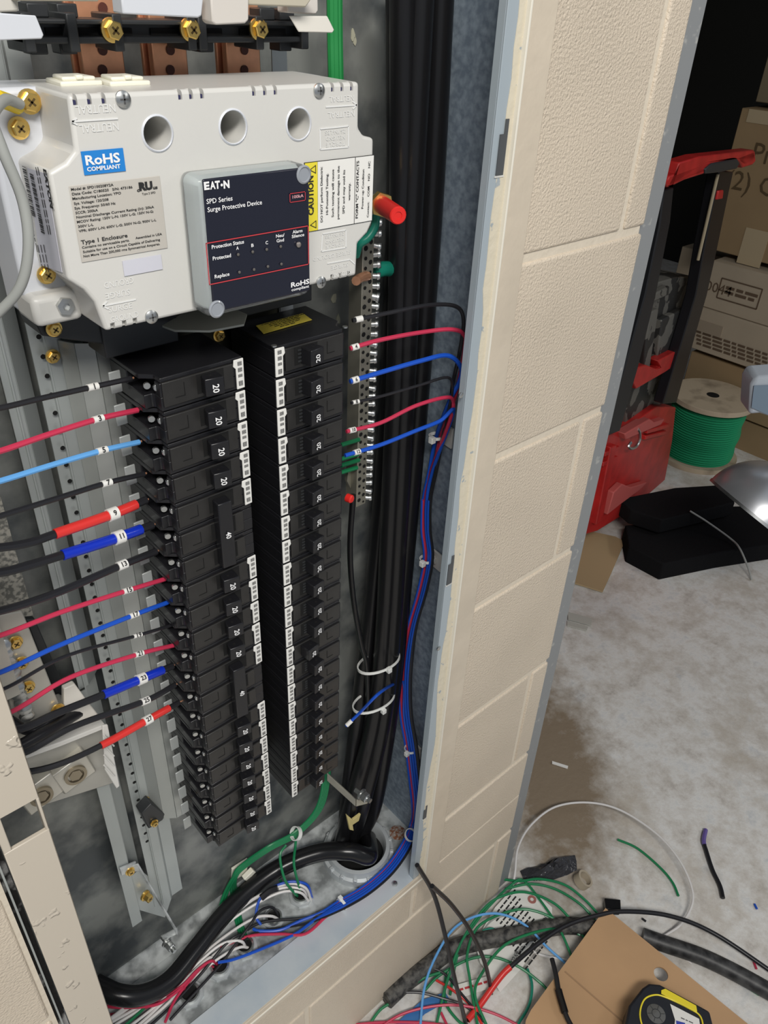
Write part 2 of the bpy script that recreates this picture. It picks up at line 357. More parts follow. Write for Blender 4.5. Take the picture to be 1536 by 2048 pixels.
sheet([(-.53,.10),(-.385,.10)],.655,1.2,'centre_pan',m=mat('pan_dark',(.06,.06,.04),.5,.3,var=.5,vs=30))
sheet([(-.385,.098),(-.372,.098)],.640,1.38,'right_rail')
for (n,x,y,z0,z1,st_) in ((40,-.6110,.1172,.47,.84,.0095),(44,-.5795,.1150,.60,1.25,.0150),(30,-.5735,.1192,.470,.64,.0072),(30,-.5795,.1192,.474,.64,.0072)):
    z=z0
    b=B()
    while z<z1:
        b.ring((x,y+.0002,z),(0,-1,0),[(.0019,0),(.0019,.0004)],8); z+=st_
    b.build('perforation',holeM,ch)['kind']='stuff'
# spring clips: one beside each left breaker
def tabs(side,xa,xb,y):
    for i in range(21):
        z=1.19-.0254*i-.004
        B().box((xa,y,z-.0165),(xb,y+.0015,z)).build('clip',mat('clip_steel',(.40,.42,.41),.36,.3),ch,bev=.0006)
tabs(0,-.5560,-.5475,.060)
for i in range(21):
    z=1.19-.0254*i-.006; B().box((-.3715,.050,z-.014),(-.3665,.0515,z)).build('clip',galvF,ch,bev=.0005)
def bolt(p,n,r,parent,m=brassM,name='bolt',hexa=True,h=.004):
    p=Vector(p); n=Vector(n).normalized()
    b=B().ring(p,n,[(r*1.25,0),(r*1.25,h*.25),(r,h*.3)],20); b.ring(p,n,[(r,h*.25),(r,h*.9),(r*.85,h)],6 if hexa else 16)
    o=b.build(name,m,parent,smooth=30)
    a=n.orthogonal().normalized(); c=n.cross(a)
    k=B(); k.obox(p+n*h,a*r*.5,n*.0002,c*r*.11); k.obox(p+n*h,a*r*.11,n*.0002,c*r*.5); k.build('recess',mat('bolt_recess',(.12,.08,.03),.5,.5),o,smooth=0)
    return o
bolt(W(105,712,y=.112),(0,-1,0),.0042,ch); bolt(W(290,1600,y=.114),(0,-1,0),.0038,ch)
bk=B().hull([W(*q,y=.100) for q in ((283,1628),(303,1607),(330,1628),(326,1640),(298,1658))],(0,.014,0)).build('rubber_foot',charM,ch,bev=.001)
bolt(W(308,1645,y=.099),(0,-1,0),.0036,ch)
# ================================================================ BREAKERS
def breaker_parts(root,poles,flip,on=False,amp='20'):
    """local: x from outer(terminal) end 0 .. .0736 inner end, y depth 0 (front)…, z 0 top going down 25.4 mm per pole"""
    X=(lambda x:-x) if flip else (lambda x:x)
    def fix(b):
        for v in b.v: v.x=X(v.x)
        return b
    def mk(b,n,m,p=None,bev=0,**k):
        o=fix(b).build(n,m,None,bev,**k); o.parent=p or root; return o
    for k in range(poles):
        zt=-.0254*k-.0004; zb=-.0254*(k+1)+.0006
        b=B()
        low=[(.0,.0105),(.0,.060),(.070,.060),(.0736,.060),(.0736,.0005),(.0070,.0),(.0070,.0085),(.0055,.0105)]
        b.hull([(x,y,zb) for x,y in low],(0,0,.0105))
        up=[(.0135,.0075),(.0135,.034),(.0,.034),(.0,.060),(.0736,.060),(.0736,.0005),(.0070,.0),(.0070,.0075)]
        b.hull([(x,y,zb+.0105) for x,y in up],(0,0,zt-zb-.0105-.0035))
        b.hull([(x,y,zt-.0035) for x,y in [(.0,.016),(.0,.060),(.0736,.060),(.0736,.0010),(.0080,.0005),(.0080,.009)]],(0,0,.0035))
        bd=mk(b,'body',blackP if not flip else blackP,bev=.0006)
        # raised escutcheon with frame lines
        f=B(); f.box((.0085,-.0012,zb+.003),(.0645,.001,zt-.003))
        mk(f,'escutcheon',blackD,bev=.0006)
        q=B(); zc=(zt+zb)/2+.001
        q.box((.0175,-.0015,zc-.0050),(.0250,-.0011,zc-.0046)); q.box((.0246,-.0015,zc-.0050),(.0250,-.0011,zc+.0050))
        mk(q,'test_mark',holeM,p=bd,smooth=0)
        # toggle recess
        r=B().box((.0345,-.00135,zc-.0072),(.0565,-.0011,zc+.0076)); mk(r,'toggle_recess',holeM,p=bd,smooth=0)
        rb=B()
        for i in range(4): rb.box((.0490,-.0020,zc-.0050+i*.0030),(.0535,-.0012,zc-.0036+i*.0030))
        if flip: mk(rb,'grip_rib',charM,p=bd)
        # lug + screws at terminal
        t=B(); t.ring((.0085,.0075,zt-.0085),(-.3,-1,0),[(.0026,0),(.0026,.0022),(.0022,.0026)],10); t.ring((.004,.013,zt-.008),(-.3,-1,0),[(.0024,0),(.0024,.0020)],10)
        mk(t,'terminal_screw',chromeM)
        if poles==1:
            hx=.0370 if not on else .0440
            h=B().hull([(hx+.001,-.001,zc-.0068),(hx+.0135,-.001,zc-.0068),(hx+.0125,-.0135,zc-.0062),(hx-.0015,-.0110,zc-.0062)],(0,0,.0134))
            hd=mk(h,'toggle',blackP,bev=.0009)
            t=B(); n=Vector((-.17,-1,0)) ; c=Vector((hx+.0055,-.0126,zc-.0005))
            t.text(amp,(X(c.x),c.y-.0004,c.z),.0066,right=(0,0,-X(1)),up=(X(1),-.17,0),bold=.02)
            t.f=t.f; o=t.build('rating_number',whiteI,None,smooth=0); o.parent=hd
            d=B().ring((hx+.0055,-.0065,zc+.0068),(0,0,1),[(.0013,0),(.0013,.0002)],8); mk(d,'pin_hole',holeM,p=hd)
    if poles==3:
        zc=-.0254*1.5
        h=B().hull([(.0375,-.001,zc-.031),(.0495,-.001,zc-.031),(.0490,-.0115,zc-.031),(.0370,-.0105,zc-.031)],(0,0,.062))
        hd=mk(h,'tie_handle',blackP,bev=.001)
        t=B().text('40',(X(.043),-.0122,zc+.001),.0062,right=(0,0,-1),up=(X(1),-.08,0),bold=.02); o=t.build('rating_number',whiteI,None,smooth=0); o.parent=hd
    # label strip on the inner edge
    zt=-.0012; zb=-.0242
    b=B().hull([(.0668,-.0013,zb),(.0736,-.0009,zb),(.0736,-.0009,zt),(.0655,-.0013,zt),(.0648,-.0013,zt-.005),(.0668,-.0013,zt-.007)],(0,.0012,0))
    ls=mk(b,'label_strip',paperM,bev=.0004)
    p=B()
    random.seed(poles+flip*3)
    for (za,zb2) in ((-.0030,-.0058),(-.0078,-.0108),(-.0128,-.0150),(-.0180,-.0212)):
        z=za
        while z>zb2:
            p.box((.0685,-.0015,z-.0004),(.0718,-.00135,z)); z-=.0008
        p.box((.0683,-.0015,zb2),(.0687,-.00135,za))
    mk(p,'fine_print',mat('soft_ink',(.12,.12,.12),.6),p=ls,smooth=0)
YF=.022
ordn=['topmost','second','third','fourth','fifth','sixth','seventh','eighth','ninth','tenth','eleventh','twelfth','thirteenth','fourteenth','fifteenth','sixteenth','seventeenth','eighteenth','nineteenth','twentieth','bottom']
XLc,XRc=-.5450,-.3700
bL=thing('circuit_breaker','','circuit breaker',(XLc,YF,1.1905),'single pole breakers in the left column'); breaker_parts(bL,1,False)
b3=thing('three_pole_breaker','','circuit breaker',(XLc,YF,1.0889),'three pole breakers in the left column'); breaker_parts(b3,3,False)
bR=thing('circuit_breaker','','circuit breaker',(XRc,YF,1.1905),'single pole breakers in the right column'); breaker_parts(bR,1,True)
bN=thing('circuit_breaker','right-column breaker with its toggle flipped inward unlike its neighbours','circuit breaker',(XRc,YF,1.1905-.0254*12),'single pole breakers in the right column'); breaker_parts(bN,1,True,on=True)
wl={0:'fed by the uppermost black wire tagged 1',1:'fed by the pink-red wire tagged 3',2:'fed by the light blue wire',3:'fed by the black wire tagged 7',
 7:'just below the upper tall tie handle',8:'with the blue wire tagged 17',9:'with the thin black wire tagged 19',10:'just above the lower tall tie handle',
 14:'just below the lower tall tie handle',15:'second below the lower tall tie handle, no wire',16:'third below the lower tall tie handle, no wire',17:'fourth up from the bottom end, no wire',18:'third up from the bottom end, no wire',19:'second up from the bottom end, no wire',20:'at the very bottom end, no wire'}
bt=thing  # keep name short
first=True
for i in (0,1,2,3,7,8,9,10,14,15,16,17,18,19,20):
    lab='black breaker in the left column, '+wl[i]; loc=(XLc,YF,1.1905-.0254*i)
    if first: bL['label']=lab; first=False
    else: dup(bL,loc,lab)
b3['label']='upper three pole 40 amp breaker with one tall tie handle, left column'
dup(b3,(XLc,YF,1.1905-.0254*11),'lower three pole 40 amp breaker with one tall tie handle, left column')
rl={0:'with a yellow warning label on top',1:'with the blue wire tagged 6',2:'with the thin black wire tagged 8',3:'with the pink-red wire tagged 10',4:'with the lowest of the upper blue wires, tagged 12',17:'beside the lone low blue wire with a white tag'}
for i in range(21):
    if i==12: continue
    lab='black breaker in the right column, '+(rl[i] if i in rl else ('at the very bottom' if i==20 else ordn[i]+' from the top'))
    if i==0: bR['label']=lab
    else: dup(bR,(XRc,YF,1.1905-.0254*i),lab)
# yellow warning label on top of the first right breaker and its screws
p=[W(*q,z=1.1906) for q in ((512,652),(606,627),(624,640),(527,668))]
yl=B().hull(p,(0,0,.0003)).build('warning_label',yellowD,bR)
t=B(); c=(p[0]+p[2])/2+Vector((0,0,.0007)); rr=(p[1]-p[0]).normalized(); uu=(p[0]-p[3]).normalized()
for k in range(5): t.text(['~'*30,'~'*21,'~'*21,'~'*16,'~'*10][k],c+uu*(.006-.003*k),.0024,right=rr,up=uu)
t.build('printed_text',inkM,bR,smooth=0)
for q in ((548,693),(690,655)): B().ring(W(*q,z=1.1902),(0,0,1),[(.0022,0),(.0022,.001),(.0008,.0014)],10).build('rivet',chromeM,bR)
# ================================================================ SURGE PROTECTIVE DEVICE
spd=thing('surge_protective_device','white surge protective device box mounted above the breakers','surge protector',(-.48,.04,1.240))
prof=[(-.577,1.364),(-.385,1.364),(-.3845,1.337),(-.380,1.332),(-.371,1.330),(-.370,1.2747),(-.374,1.268),(-.383,1.262),(-.384,1.239),(-.5775,1.2395),(-.581,1.258),(-.586,1.266),(-.594,1.273),(-.594,1.329),(-.584,1.333),(-.578,1.338)]
body=B().hull([(x,.0,z) for x,z in prof],(0,.072,0)).build('body',whiteP,spd,bev=.0022,seg=3)
B().box((-.606,.0415,1.2395),(-.38,.078,1.3635)).build('base',whiteC,spd,bev=.003,seg=3)
B().box((-.6065,.030,1.238),(-.577,.060,1.2565)).build('corner_block',whiteP,spd,bev=.004,seg=3)
def onf(px,py,y=-.0003): return W(px,py,y=y)
# cooling notches cut along top & bottom edges, three round ports
navyM=mat('notch_shade_navy',(.03,.03,.09),.6)
cb=[]
for x in (148,177,206,360,382,404,508,530,551,665,684,703):
    p=W(x,190,y=0); cb.append(B().box((p.x-.0012,-.003,1.3592),(p.x+.0012,.0050,1.368)).build('c',holeM,smooth=0)); B().box((p.x-.0011,.0012,1.3593),(p.x+.0008,.0049,1.3613)).build('notch_shade',navyM,spd,smooth=0)  # navy plates inside the notches paint in their shaded interior
for x in (226,250,272,664,680,697):
    p=W(x,655 if x<400 else 567,y=0); cb.append(B().box((p.x-.0014,-.003,1.235),(p.x+.0014,.0035,1.2438)).build('c',holeM,smooth=0))
ports=[(315,267),(466,254),(597,248)]; PR=(.0084,.0086,.0086)
for q,r in zip(ports,PR):
    p=W(*q,y=0); cb.append(B().cyl(p+Vector((0,-.004,0)),p+Vector((0,.050,0)),r,40).build('c',holeM))
cut(body,cb)
for q,r in zip(ports,PR):
    p=W(*q,y=0); B().tor(p,(0,-1,0),[(r*1.02,-.0002),(r*1.16,-.0002),(r*1.16,.0003),(r*1.06,.0009),(r*1.02,.0006)],32).build('port_rim',whiteC,spd)
def screw(q,m=chromeM,r=.0042,y=0,parent=spd,name='screw'):
    p=W(*q,y=y); b=B().ring(p,(0,-1,0),[(r,0),(r,.0012),(r*.6,.0022),(0,.0024)],18); o=b.build(name,m,parent)
    k=B().box((p.x-r*.55,p.y-.0026,p.z-r*.1),(p.x+r*.55,p.y-.0022,p.z+r*.1)); k.box((p.x-r*.1,p.y-.0026,p.z-r*.55),(p.x+r*.1,p.y-.0022,p.z+r*.55)); k.build('recess',mat('screw_recess',(.08,.08,.08),.6),o,smooth=0)
for q in ((245,198),(637,181),(302,633),(641,564)): screw(q)
bolt(W(58,203,y=.038),(0,-1,0),.0050,spd); bolt(W(37,256,y=.040),(0,-1,0),.0046,spd); bolt(W(92,549,y=.038),(0,-1,0),.0044,spd)
n_=B().ring(W(129,611,y=.030),(0,-1,0),[(.0054,0),(.0054,.003),(.0024,.0032),(.0024,.001)],6).build('hex_nut',chromeM,spd)
# two cream clips on top
for xa_,xb_ in ((122,219),(221,316)):
    p0=W(xa_,171,z=1.3645); p1=W(xb_,171,z=1.3645); yy=p0.y; dx=p1.x-p0.x
    b=B().hull([(p0.x,yy,1.3635),(p1.x,yy,1.3635),(p1.x-dx*.06,yy+.022,1.3635),(p0.x+dx*.02,yy+.022,1.3635)],(0,0,.0028)); b.hull([(p0.x+dx*.1,yy+.003,1.366),(p1.x-dx*.1,yy+.003,1.366),(p1.x-dx*.2,yy+.020,1.366),(p0.x+dx*.16,yy+.020,1.366)],(0,0,.0022)); b.box((p0.x+dx*.42,yy+.002,1.3665),(p0.x+dx*.60,yy+.008,1.3690))
    b.build('cover_clip',creamP,spd,bev=.0009)
# labels
def plate(pts,m,name,y=-.0002,t=.0004,parent=spd,bev=0): return B().hull([W(*q,y=y) for q in pts],(0,-t,0)).build(name,m,parent,bev=bev)
def ctr(px,py,y): return W(px,py,y=y)
def txt(lines,m,name='printed_text',parent=spd,y=-.0009,**k):
    b=B()
    for s_,px,py,size,*rest in lines:
        a=dict(k); 
        if rest: a.update(rest[0])
        b.text(s_,W(px,py,y=y),size,**a)
    return b.build(name,m,parent,smooth=0)
def rect(px0,py0,w,h,m,name,y=-.0002,t=.0004,parent=spd,bev=0):
    p=W(px0,py0,y=y); return B().box((p.x,y-t,p.z-h),(p.x+w,y,p.z)).build(name,m,parent,bev=bev),p
def F_(b,s_,x0_,y0_,x1_,y1_,size,bold=.01,y=-.0009,flip=False):
    a,c=W(x0_,y0_,y=y),W(x1_,y1_,y=y); m_=(a.z+c.z)/2; 
    if abs(x1_-x0_)>abs(y1_-y0_): a.z=c.z=m_
    else: a.x=c.x=(a.x+c.x)/2
    b.fit(s_,c if flip else a,a if flip else c,size,bold)
_,P0=rect(161,303,.0235,.0116,blueLab,'rohs_label')
b=B(); F_(b,'RoHS',171,322,240,316,.0066,.03); F_(b,'COMPLIANT',174,339,241,333,.0029,.03); b.build('printed_text',whiteI,spd,smooth=0)
_,P1=rect(137,372,.0528,.0402,greyLab,'rating_label',bev=.0018)
b=B()
for s_,*q in (('Model #: SPD100208Y2A',142,379,227,370),('Date Code: C180520   S/N: 473186',144,388,265,375),('Manufacturing Location: YPO',145,398.5,242,385.5),('Sys. Voltage: 120/208',148,407.6,217,399),('Sys. Frequency: 50/60 Hz',149,416.7,231,407),('SCCR: 200kA',151,426,196,420.6),
 ('Nominal Discharge Current Rating (In): 20kA',153,436,308,413),('MCOV Rating: 150V L-N; 150V L-G; 150V N-G;',154,444.6,307,422.7),('300V L-L',156,453,187,450),('VPR: 600V L-N; 600V L-G; 500V N-G; 900V L-L',157.6,462.8,312.5,440),
 ('Assembled in USA',271,476.6,324,468),('Contains no serviceable parts.',164,495.6,259,480.5),('Suitable for use on a Circuit Capable of Delivering',166,504.5,320,479),('Not More Than 200,000 rms Symmetrical Amperes.',167,513,320,487.8)): F_(b,s_,*q,.00185,.018)
F_(b,'Type 1 Enclosure',162,485,255,471.4,.0030,.02)
F_(b,'RU',278,375,305,371,.0056,.07); F_(b,'c',274,381,279,380,.0028,.03); F_(b,'us',306,376,315,374,.0026,.04); F_(b,'Type 2 SPD',284,388,311,385.5,.0016)
b.build('printed_text',inkM,spd,smooth=0)
rect(244,522,.0244,.0087,lilacLab,'blank_label',t=.0006)
# caution label on right
ca=W(608,326,y=0); x0=-.4300; zt=1.3194
def pl(a,c,m,n,t=.0004): return B().box((a,-.0006-t,zt-.0428),(c,-.0002,zt)).build(n,m,spd)
pl(x0,-.4201,yellowL,'caution_label'); pl(-.4198,-.3883,paperM,'warranty_label'); pl(-.3876,-.3716,paperM,'contacts_label')
b=B(); b.box((x0-.0004,-.0007,zt-.0432),(-.3712,-.0003,zt+.0004)); b.build('label_border',inkM,spd)
b=B()
def V_(s_,px,yb,yt_,size,bold=.012): F_(b,s_,px+ (yb-yt_)*.02,yb,px-(yb-yt_)*.02,yt_,size,bold,y=-.0014)
V_('CAUTION',622.5,430,352,.0062,.03)
for s_,px,yb,yt_ in (('DO NOT perform Dielectric',643.5,444,334),('Hi-Potential Testing.',654.5,429,347),('Such testing will cause',666,434,339),('permanent damage to the',677,438,332),('SPD and may void its',688,427,340),('warranty.',699,401,366)): V_(s_,px,yb,yt_,.0026)
V_('FORM "C" CONTACTS',715,436,322,.0031,.02); V_('Power-up Condition',726,417,339,.0025); V_('Contact:    COM    NO    NC',737.5,434,323,.0025)
for yc_ in (zt-.0042,zt-.0388):
    P=[Vector((x0+.0085,-.0013,yc_-.0027)),Vector((x0+.0085,-.0013,yc_+.0027)),Vector((x0+.0030,-.0013,yc_))]; C_=sum(P,Vector())/3
    for i in range(3):
        a,c=P[i],P[(i+1)%3]; b.quad(a,c,C_+(c-C_)*.72,C_+(a-C_)*.72)
b.build('printed_text',inkM,spd,smooth=0)
# embossed lettering (upside-down pairs as moulded)
embM=mat('emboss_white',(.76,.76,.74),.3); EMB=(('NEUTRAL',151,218,230.5,216,.0056,1),('NEUTRAL',159,256,237,252.6,.0056,1),('NEUTRAL',658.6,198,708,195,.0048,1),('NEUTRAL',656,229,709,227,.0048,1),('GROUND',208,569,267,561,.0050,1),('SURGE',211,592,260,583,.0050,1),('SURGE',217,621,264,611,.0050,0),('GROUND',221,639,277,630,.0050,0),
 ('SURGE GROUND',626,517,701,505,.0040,1),('SURGE',662,534,696,530,.0040,1),('GROUND',664,551,701,545,.0040,1),('26 IN-LBS',650,265,691,262,.0034,1),('NEU/GND',652,277,690,274,.0034,1),('TORQUE',652,289,690,287,.0034,1),('26 IN-LBS',650,473,688,467,.0032,1),('NEU/GND',651,484,688,478,.0032,1),('TORQUE',651,494,688,488,.0032,1))
for cond in (lambda q:q[0]<400 and q[1]<400,lambda q:q[0]>400 and q[1]<250,lambda q:q[0]>400 and 250<q[1]<400,lambda q:q[0]<400 and q[1]>400,lambda q:q[0]>400 and 400<q[1]<500,lambda q:q[0]>400 and q[1]>500):
    b=B()
    for s_,*q,sz,fl_ in EMB:
        if cond(q): F_(b,s_,*q,sz,.0,y=-.0004,flip=bool(fl_))
    b.build('embossed_lettering',embM,spd,smooth=0)
def line(b,a,c,wd=.00045):
    a=W(*a,y=-.0005); c=W(*c,y=-.0005); n=(c-a).normalized().cross(Vector((0,1,0)))*wd; b.hull([a-n,c-n,c+n,a+n],(0,.0004,0))
for nm,segs in (('embossed_arrow',(((144,243),(236,237)),((144,243),(154,236)),((144,243),(155,250)))),('embossed_arrow',(((652,214),(714,210)),((714,210),(706,203)),((714,210),(706,218)))),('embossed_arrow',(((206,612),(272,599)),((206,612),(214,603)),((206,612),(217,618)))),('embossed_arrow',(((655,527),(700,519)),((700,519),(710,528)))),
  ('embossed_frame',(((640,258),(697,252)),((697,252),(697,294)),((697,294),(641,299)),((641,299),(640,258)))),('embossed_frame',(((645,468),(692,460)),((692,460),(692,495)),((692,495),(643,503)),((643,503),(645,468))))):
    b=B()
    for a,c in segs: line(b,a,c)
    b.build(nm,embM,spd,smooth=0)
# display housing
yd=-.0205; A0=W(387,352,y=yd); A1=W(621,337,y=yd); A2=W(622,600,y=yd); A3=W(418,630,y=yd)
xa,xb,za,zb=-.5205,-.4408,1.2410,1.3232
B().box((xa,yd,za),(xb,.0005,zb)).build('display_housing',clearM,spd,bev=.005,seg=4)
B().box((xa+.004,-.0175,za+.004),(xb-.004,-.001,zb-.004)).build('display_core',mat('pale_core',(.60,.64,.62),.4),spd,bev=.002)
fp=B().box((xa+.0040,yd-.0006,za+.0035),(xb-.0015,yd+.001,zb-.0015)).build('display_face',panelM,spd,bev=.0025)
for (x,z) in ((xa+.0062,za+.0055),(xb-.0055,zb-.0055)):
    B().ring((x,yd-.0003,z),(0,-1,0),[(.0055,0),(.0055,.0008),(.0045,.0014),(.004,.0006)],20).build('corner_boss',mat('frosted_boss',(.30,.32,.35),.15,coat=.8),spd)
yt=yd-.0012
b=B()
def D_(s_,*q,bold=.012): F_(b,s_,*q,bold,y=yt)
D_('E',408,373,419,372,.0056,bold=.05); D_('A',420,372,431,371,.0056,bold=.04); D_('T',430,371,440,370,.0056,bold=.05); D_('N',447,370,459,369,.0056,bold=.05); b.add([W(443.5,370,y=yt)+Vector((.0008*math.cos(k*PI/5),0,.0008*math.sin(k*PI/5))) for k in range(10)],[tuple(range(10))])
D_('SPD Series',413,404,465,396.5,.0038); D_('Surge Protective Device',415,420,524,405,.0038); b.build('display_text',whiteI,spd,smooth=0); b=B()
D_('Protection Status',423.4,494,488,484.4,.0031,bold=.02); D_('Protected',425.4,516.6,462,512,.0031,bold=.02); D_('Replace',429.3,553.4,459,548.5,.0031,bold=.02)
for s_,px,py,wd in (('A',475,496.5,5),('B',505,491,5),('C',533.5,485.7,5),('Neu/',560.5,471.4,17),('Gnd',560.5,481,15),('Alarm',595,463,20),('Silence',596,471.4,25)): D_(s_,px-wd/2,py+wd*.04,px+wd/2,py-wd*.04,.0028,bold=.02)
b.build('display_text',whiteI,spd,smooth=0); b=B()
D_('RoHS',582,569.7,618.7,563.9,.0044,bold=.03); D_('compliant',583,579.5,618,573,.0026,bold=.02)
b.build('display_text',whiteI,spd,smooth=0)
b=B()
def rf(A,C,t):
    a=W(*A,y=yt); c=W(*C,y=yt); x0_,x1_,z0_,z1_=a.x,c.x,c.z,a.z
    for q in (((x0_,z0_),(x1_,z0_+t)),((x0_,z1_-t),(x1_,z1_)),((x0_,z0_),(x0_+t,z1_)),((x1_-t,z0_),(x1_,z1_))): b.box((q[0][0],yt-.0001,q[0][1]),(q[1][0],yt,q[1][1]))
rf((411,486),(618,529),.0006); b.build('red_outline',redInk,spd,smooth=0)
b=B(); rf((579,387),(611,401),.0004); b.build('red_outline',redInk,spd,smooth=0)
b=B(); D_('100kA',585,395,607,391,.0026); b.build('display_text',mat('pink_ink',(.75,.4,.42),.5),spd,smooth=0)
for q in ((476,509),(505,503.6),(533,498.8),(561,493),(478.4,544.3),(507.7,539),(535.4,533),(562.4,528)): B().ring(W(*q,y=yt),(0,-1,0),[(.0009,0),(.0009,.0005),(0,.0009)],10).build('status_lamp',mat('lamp_grey',(.12,.11,.10),.3),spd)
B().ring(W(596.3,489,y=yt),(0,-1,0),[(.0017,0),(.0017,.001),(.0008,.0016)],14).build('silence_button',mat('button_grey',(.30,.27,.25),.3,.5),spd)
# side face label
xs=-.5943; lb=B().hull([W(*q,x=xs) for q in ((55,335),(92,347),(125,545),(83,530))],(-.0003,0,0)).build('side_label',lilacLab,spd)
b=B(); rgt=(0,0,-1); upv=(0,-1,0)
def sx_(px,py): return W(px,py,x=xs-.0006)
b.text('EATON',sx_(96,378),.0058,right=rgt,up=upv,bold=.05)
random.seed(3)
for (px,py,n,wd) in ((57,380,22,.004),(72,395,26,.004)):
    p=sx_(px,py)
    for k in range(n):
        h=random.choice((.0003,.0006,.0009)); z=p.z+.012-k*.0012; b.box((xs-.0007,p.y-.0025,z-h),(xs-.0006,p.y+.0025,z))
for px,py in ((84,400),(88,400),(62,440),(92,515),(86,515),(80,515)): b.text('~'*23 if py<500 else '~'*10,sx_(px,py),.0026,right=rgt,up=upv)
b.build('printed_text',inkM,spd,smooth=0)
# grey signal cable of the SPD with yellow terminal
gp=[W(40,208,y=.03),W(10,200,y=.02),W(-15,235,y=.0),W(5,300,y=-.005),W(45,400,y=-.005),W(57,490,y=-.005),W(42,570,y=.0),W(0,622,y=.01),W(-60,670,y=.02)]
gc=tag(B().tube(smooth(gp),.0028,10).build('signal_cable',WC['grey']),'grey cable looping down past the left side of the white surge device','cable')
B().tube(smooth([W(-6,196,y=.025),W(14,203,y=.030),W(36,212,y=.034)]),.0042,10).build('ring_terminal_sleeve',mat('terminal_yellow',(.80,.58,.03),.35),gc)
# ================================================================ BUS BARS, INSULATORS, SHIELDS
XB=[(160,245),(303,373),(452,520)]
for k,(a,c) in enumerate(XB):
    p0=W(a,92,y=.095); p1=W(c,92,y=.095)
    o=B().box((p0.x,.095,1.30),(p1.x,.101,1.47)); o.box((p0.x-.0025,.1035,1.30),(p1.x-.003,.1065,1.47))
    o=tag(o.build('copper_bus_bar',copperM,bev=.0008),['left vertical copper bus bar above the white surge device','middle vertical copper bus bar above the white surge device','right vertical copper bus bar above the white surge device'][k],'bus bar','copper bus bars above the surge device')
    for py in (16,100,140):
        p=W((a+c)/2+3,py,y=.0945); B().ring(p,(0,-1,0),[(.0030,0),(.0030,.0004)],14).build('bolt_hole',mat('copper_hole',(.10,.03,.02),.5),o)
ins=thing('bus_bar_support','black slotted insulator bracket across the copper bars at the top','bus support',(-.46,.07,1.38))
xa,xb=W(40,60,y=.066).x,W(610,60,y=.066).x
ib=B()
z1=W(330,40,y=.066).z; z0=W(330,86,y=.066).z; h=z1-z0
ib.box((xa,.072,z0),(xb,.090,z1)); ib.box((xa,.064,z1-.0025),(xb,.074,z1)); ib.box((xa,.064,z0),(xb,.074,z0+.0035))
for f in (0,.13,.27,.52,.56,.78,.97): ib.box((xa+(xb-xa)*f,.062,z0-.004),(xa+(xb-xa)*f+.006,.09,z1+.003))
for q in ((55,118),(35,0),(110,0)): pass
for px in (55,115,520,560): 
    p=W(px,25,y=.075); ib.box((p.x,.075,z1),(p.x+.012,.088,z1+.007))
for px in (60,120,400,560):
    p=W(px,92,y=.075); ib.box((p.x,.075,z0-.006),(p.x+.010,.088,z0))
ib.build('bracket',charM,ins,bev=.0008)
sl=B()
for a,c in ((90,130),(143,195),(243,263),(300,355),(395,443),(478,493),(530,570)):
    p=W(a,60,y=.0715); p2=W(c,60,y=.0715); sl.box((p.x,.0708,z0+h*.32),(p2.x,.0716,z0+h*.62))
sl.build('slot',holeM,ins)
for q in ((222,60),(378,59),(515,58)): bolt(W(*q,y=.064),(0,-1,0),.0052,ins,h=.006)
ins2=thing('bus_bar_support','black insulator block under the white surge device at the left','bus support',W(150,660,y=.07))
B().hull([W(*q,y=.062) for q in ((68,640),(190,625),(230,668),(215,690),(84,672))],(0,.03,0)).build('bracket',charM,ins2,bev=.001)
B().box((-.556,.060,1.196),(-.50,.088,1.232)).build('bracket',charM,ins2,bev=.001)
bolt(W(107,657,y=.060),(0,-1,0),.0042,ins2)
# copper strap + grey guard under device
tag(B().box((-.5300,.086,1.200),(-.503,.094,1.214)).box((-.5290,.078,1.2145),(-.503,.094,1.217)).build('copper_strap',copperM,bev=.0005),'copper strap glimpsed under the surge device above the left breakers','copper strap')
gp=[W(*q,z=1.212) for q in ((325,655),(350,664),(420,665),(488,652),(494,632),(470,622),(400,610))]
tag(B().hull(gp,(0,0,.0015)).build('guard_plate',mat('guard_grey',(.30,.31,.28),.4,.2)),'thin grey rounded plate under the surge device between the breaker columns','guard plate')
o=thing('mounting_bolt','brass bolt between the two breaker columns just under the surge device','bolt',W(437,670,y=.075)); bolt(W(437,670,y=.075),(0,-1,0),.0040,o,name='head')
tag(B().box((-.47,.07,1.198),(-.372,.088,1.236)).build('bus_end_cover',charM,bev=.001),'black plastic cover behind the display box above the right breakers','cover')
# white plastic shields hanging in from above
def shield(pts,y,label,m=whiteC,off=(0,.012,0)):
    o=B().hull([W(*q,y=y) for q in pts],off).build('phase_shield',m,bev=.0009); return tag(o,label,'plastic shield','white plastic shields along the top')
shield(((-30,24),(72,31),(88,70),(84,78),(-30,82)),.03,'large white plastic shield at the far top left',off=(0,.0012,0))
shield(((-30,-10),(36,-10),(38,23),(-30,26)),.045,'white block directly above the far left shield flap',m=mat('warm_white',(.62,.60,.55),.4))
shield(((242,-12),(408,-12),(404,32),(396,36),(246,28)),.03,'wide white plastic shield at the top between the left and middle copper bars')
shield(((421,-12),(498,-12),(498,40),(491,47),(432,50),(425,44)),.028,'narrow white plastic shield at the top beside the right copper bar',m=mat('warm_white2',(.64,.60,.55),.35))
shield(((574,-12),(636,-12),(637,22),(632,29),(576,26)),.045,'small white plastic shield at the top right, behind the flap',m=mat('warm_white2',(.64,.60,.55),.35))
shield(((579,32),(655,32),(669,60),(665,66),(598,64)),.04,'white plastic flap at the top right beside the green wires',m=mat('warm_white3',(.74,.71,.64),.35),off=(0,.0012,0))
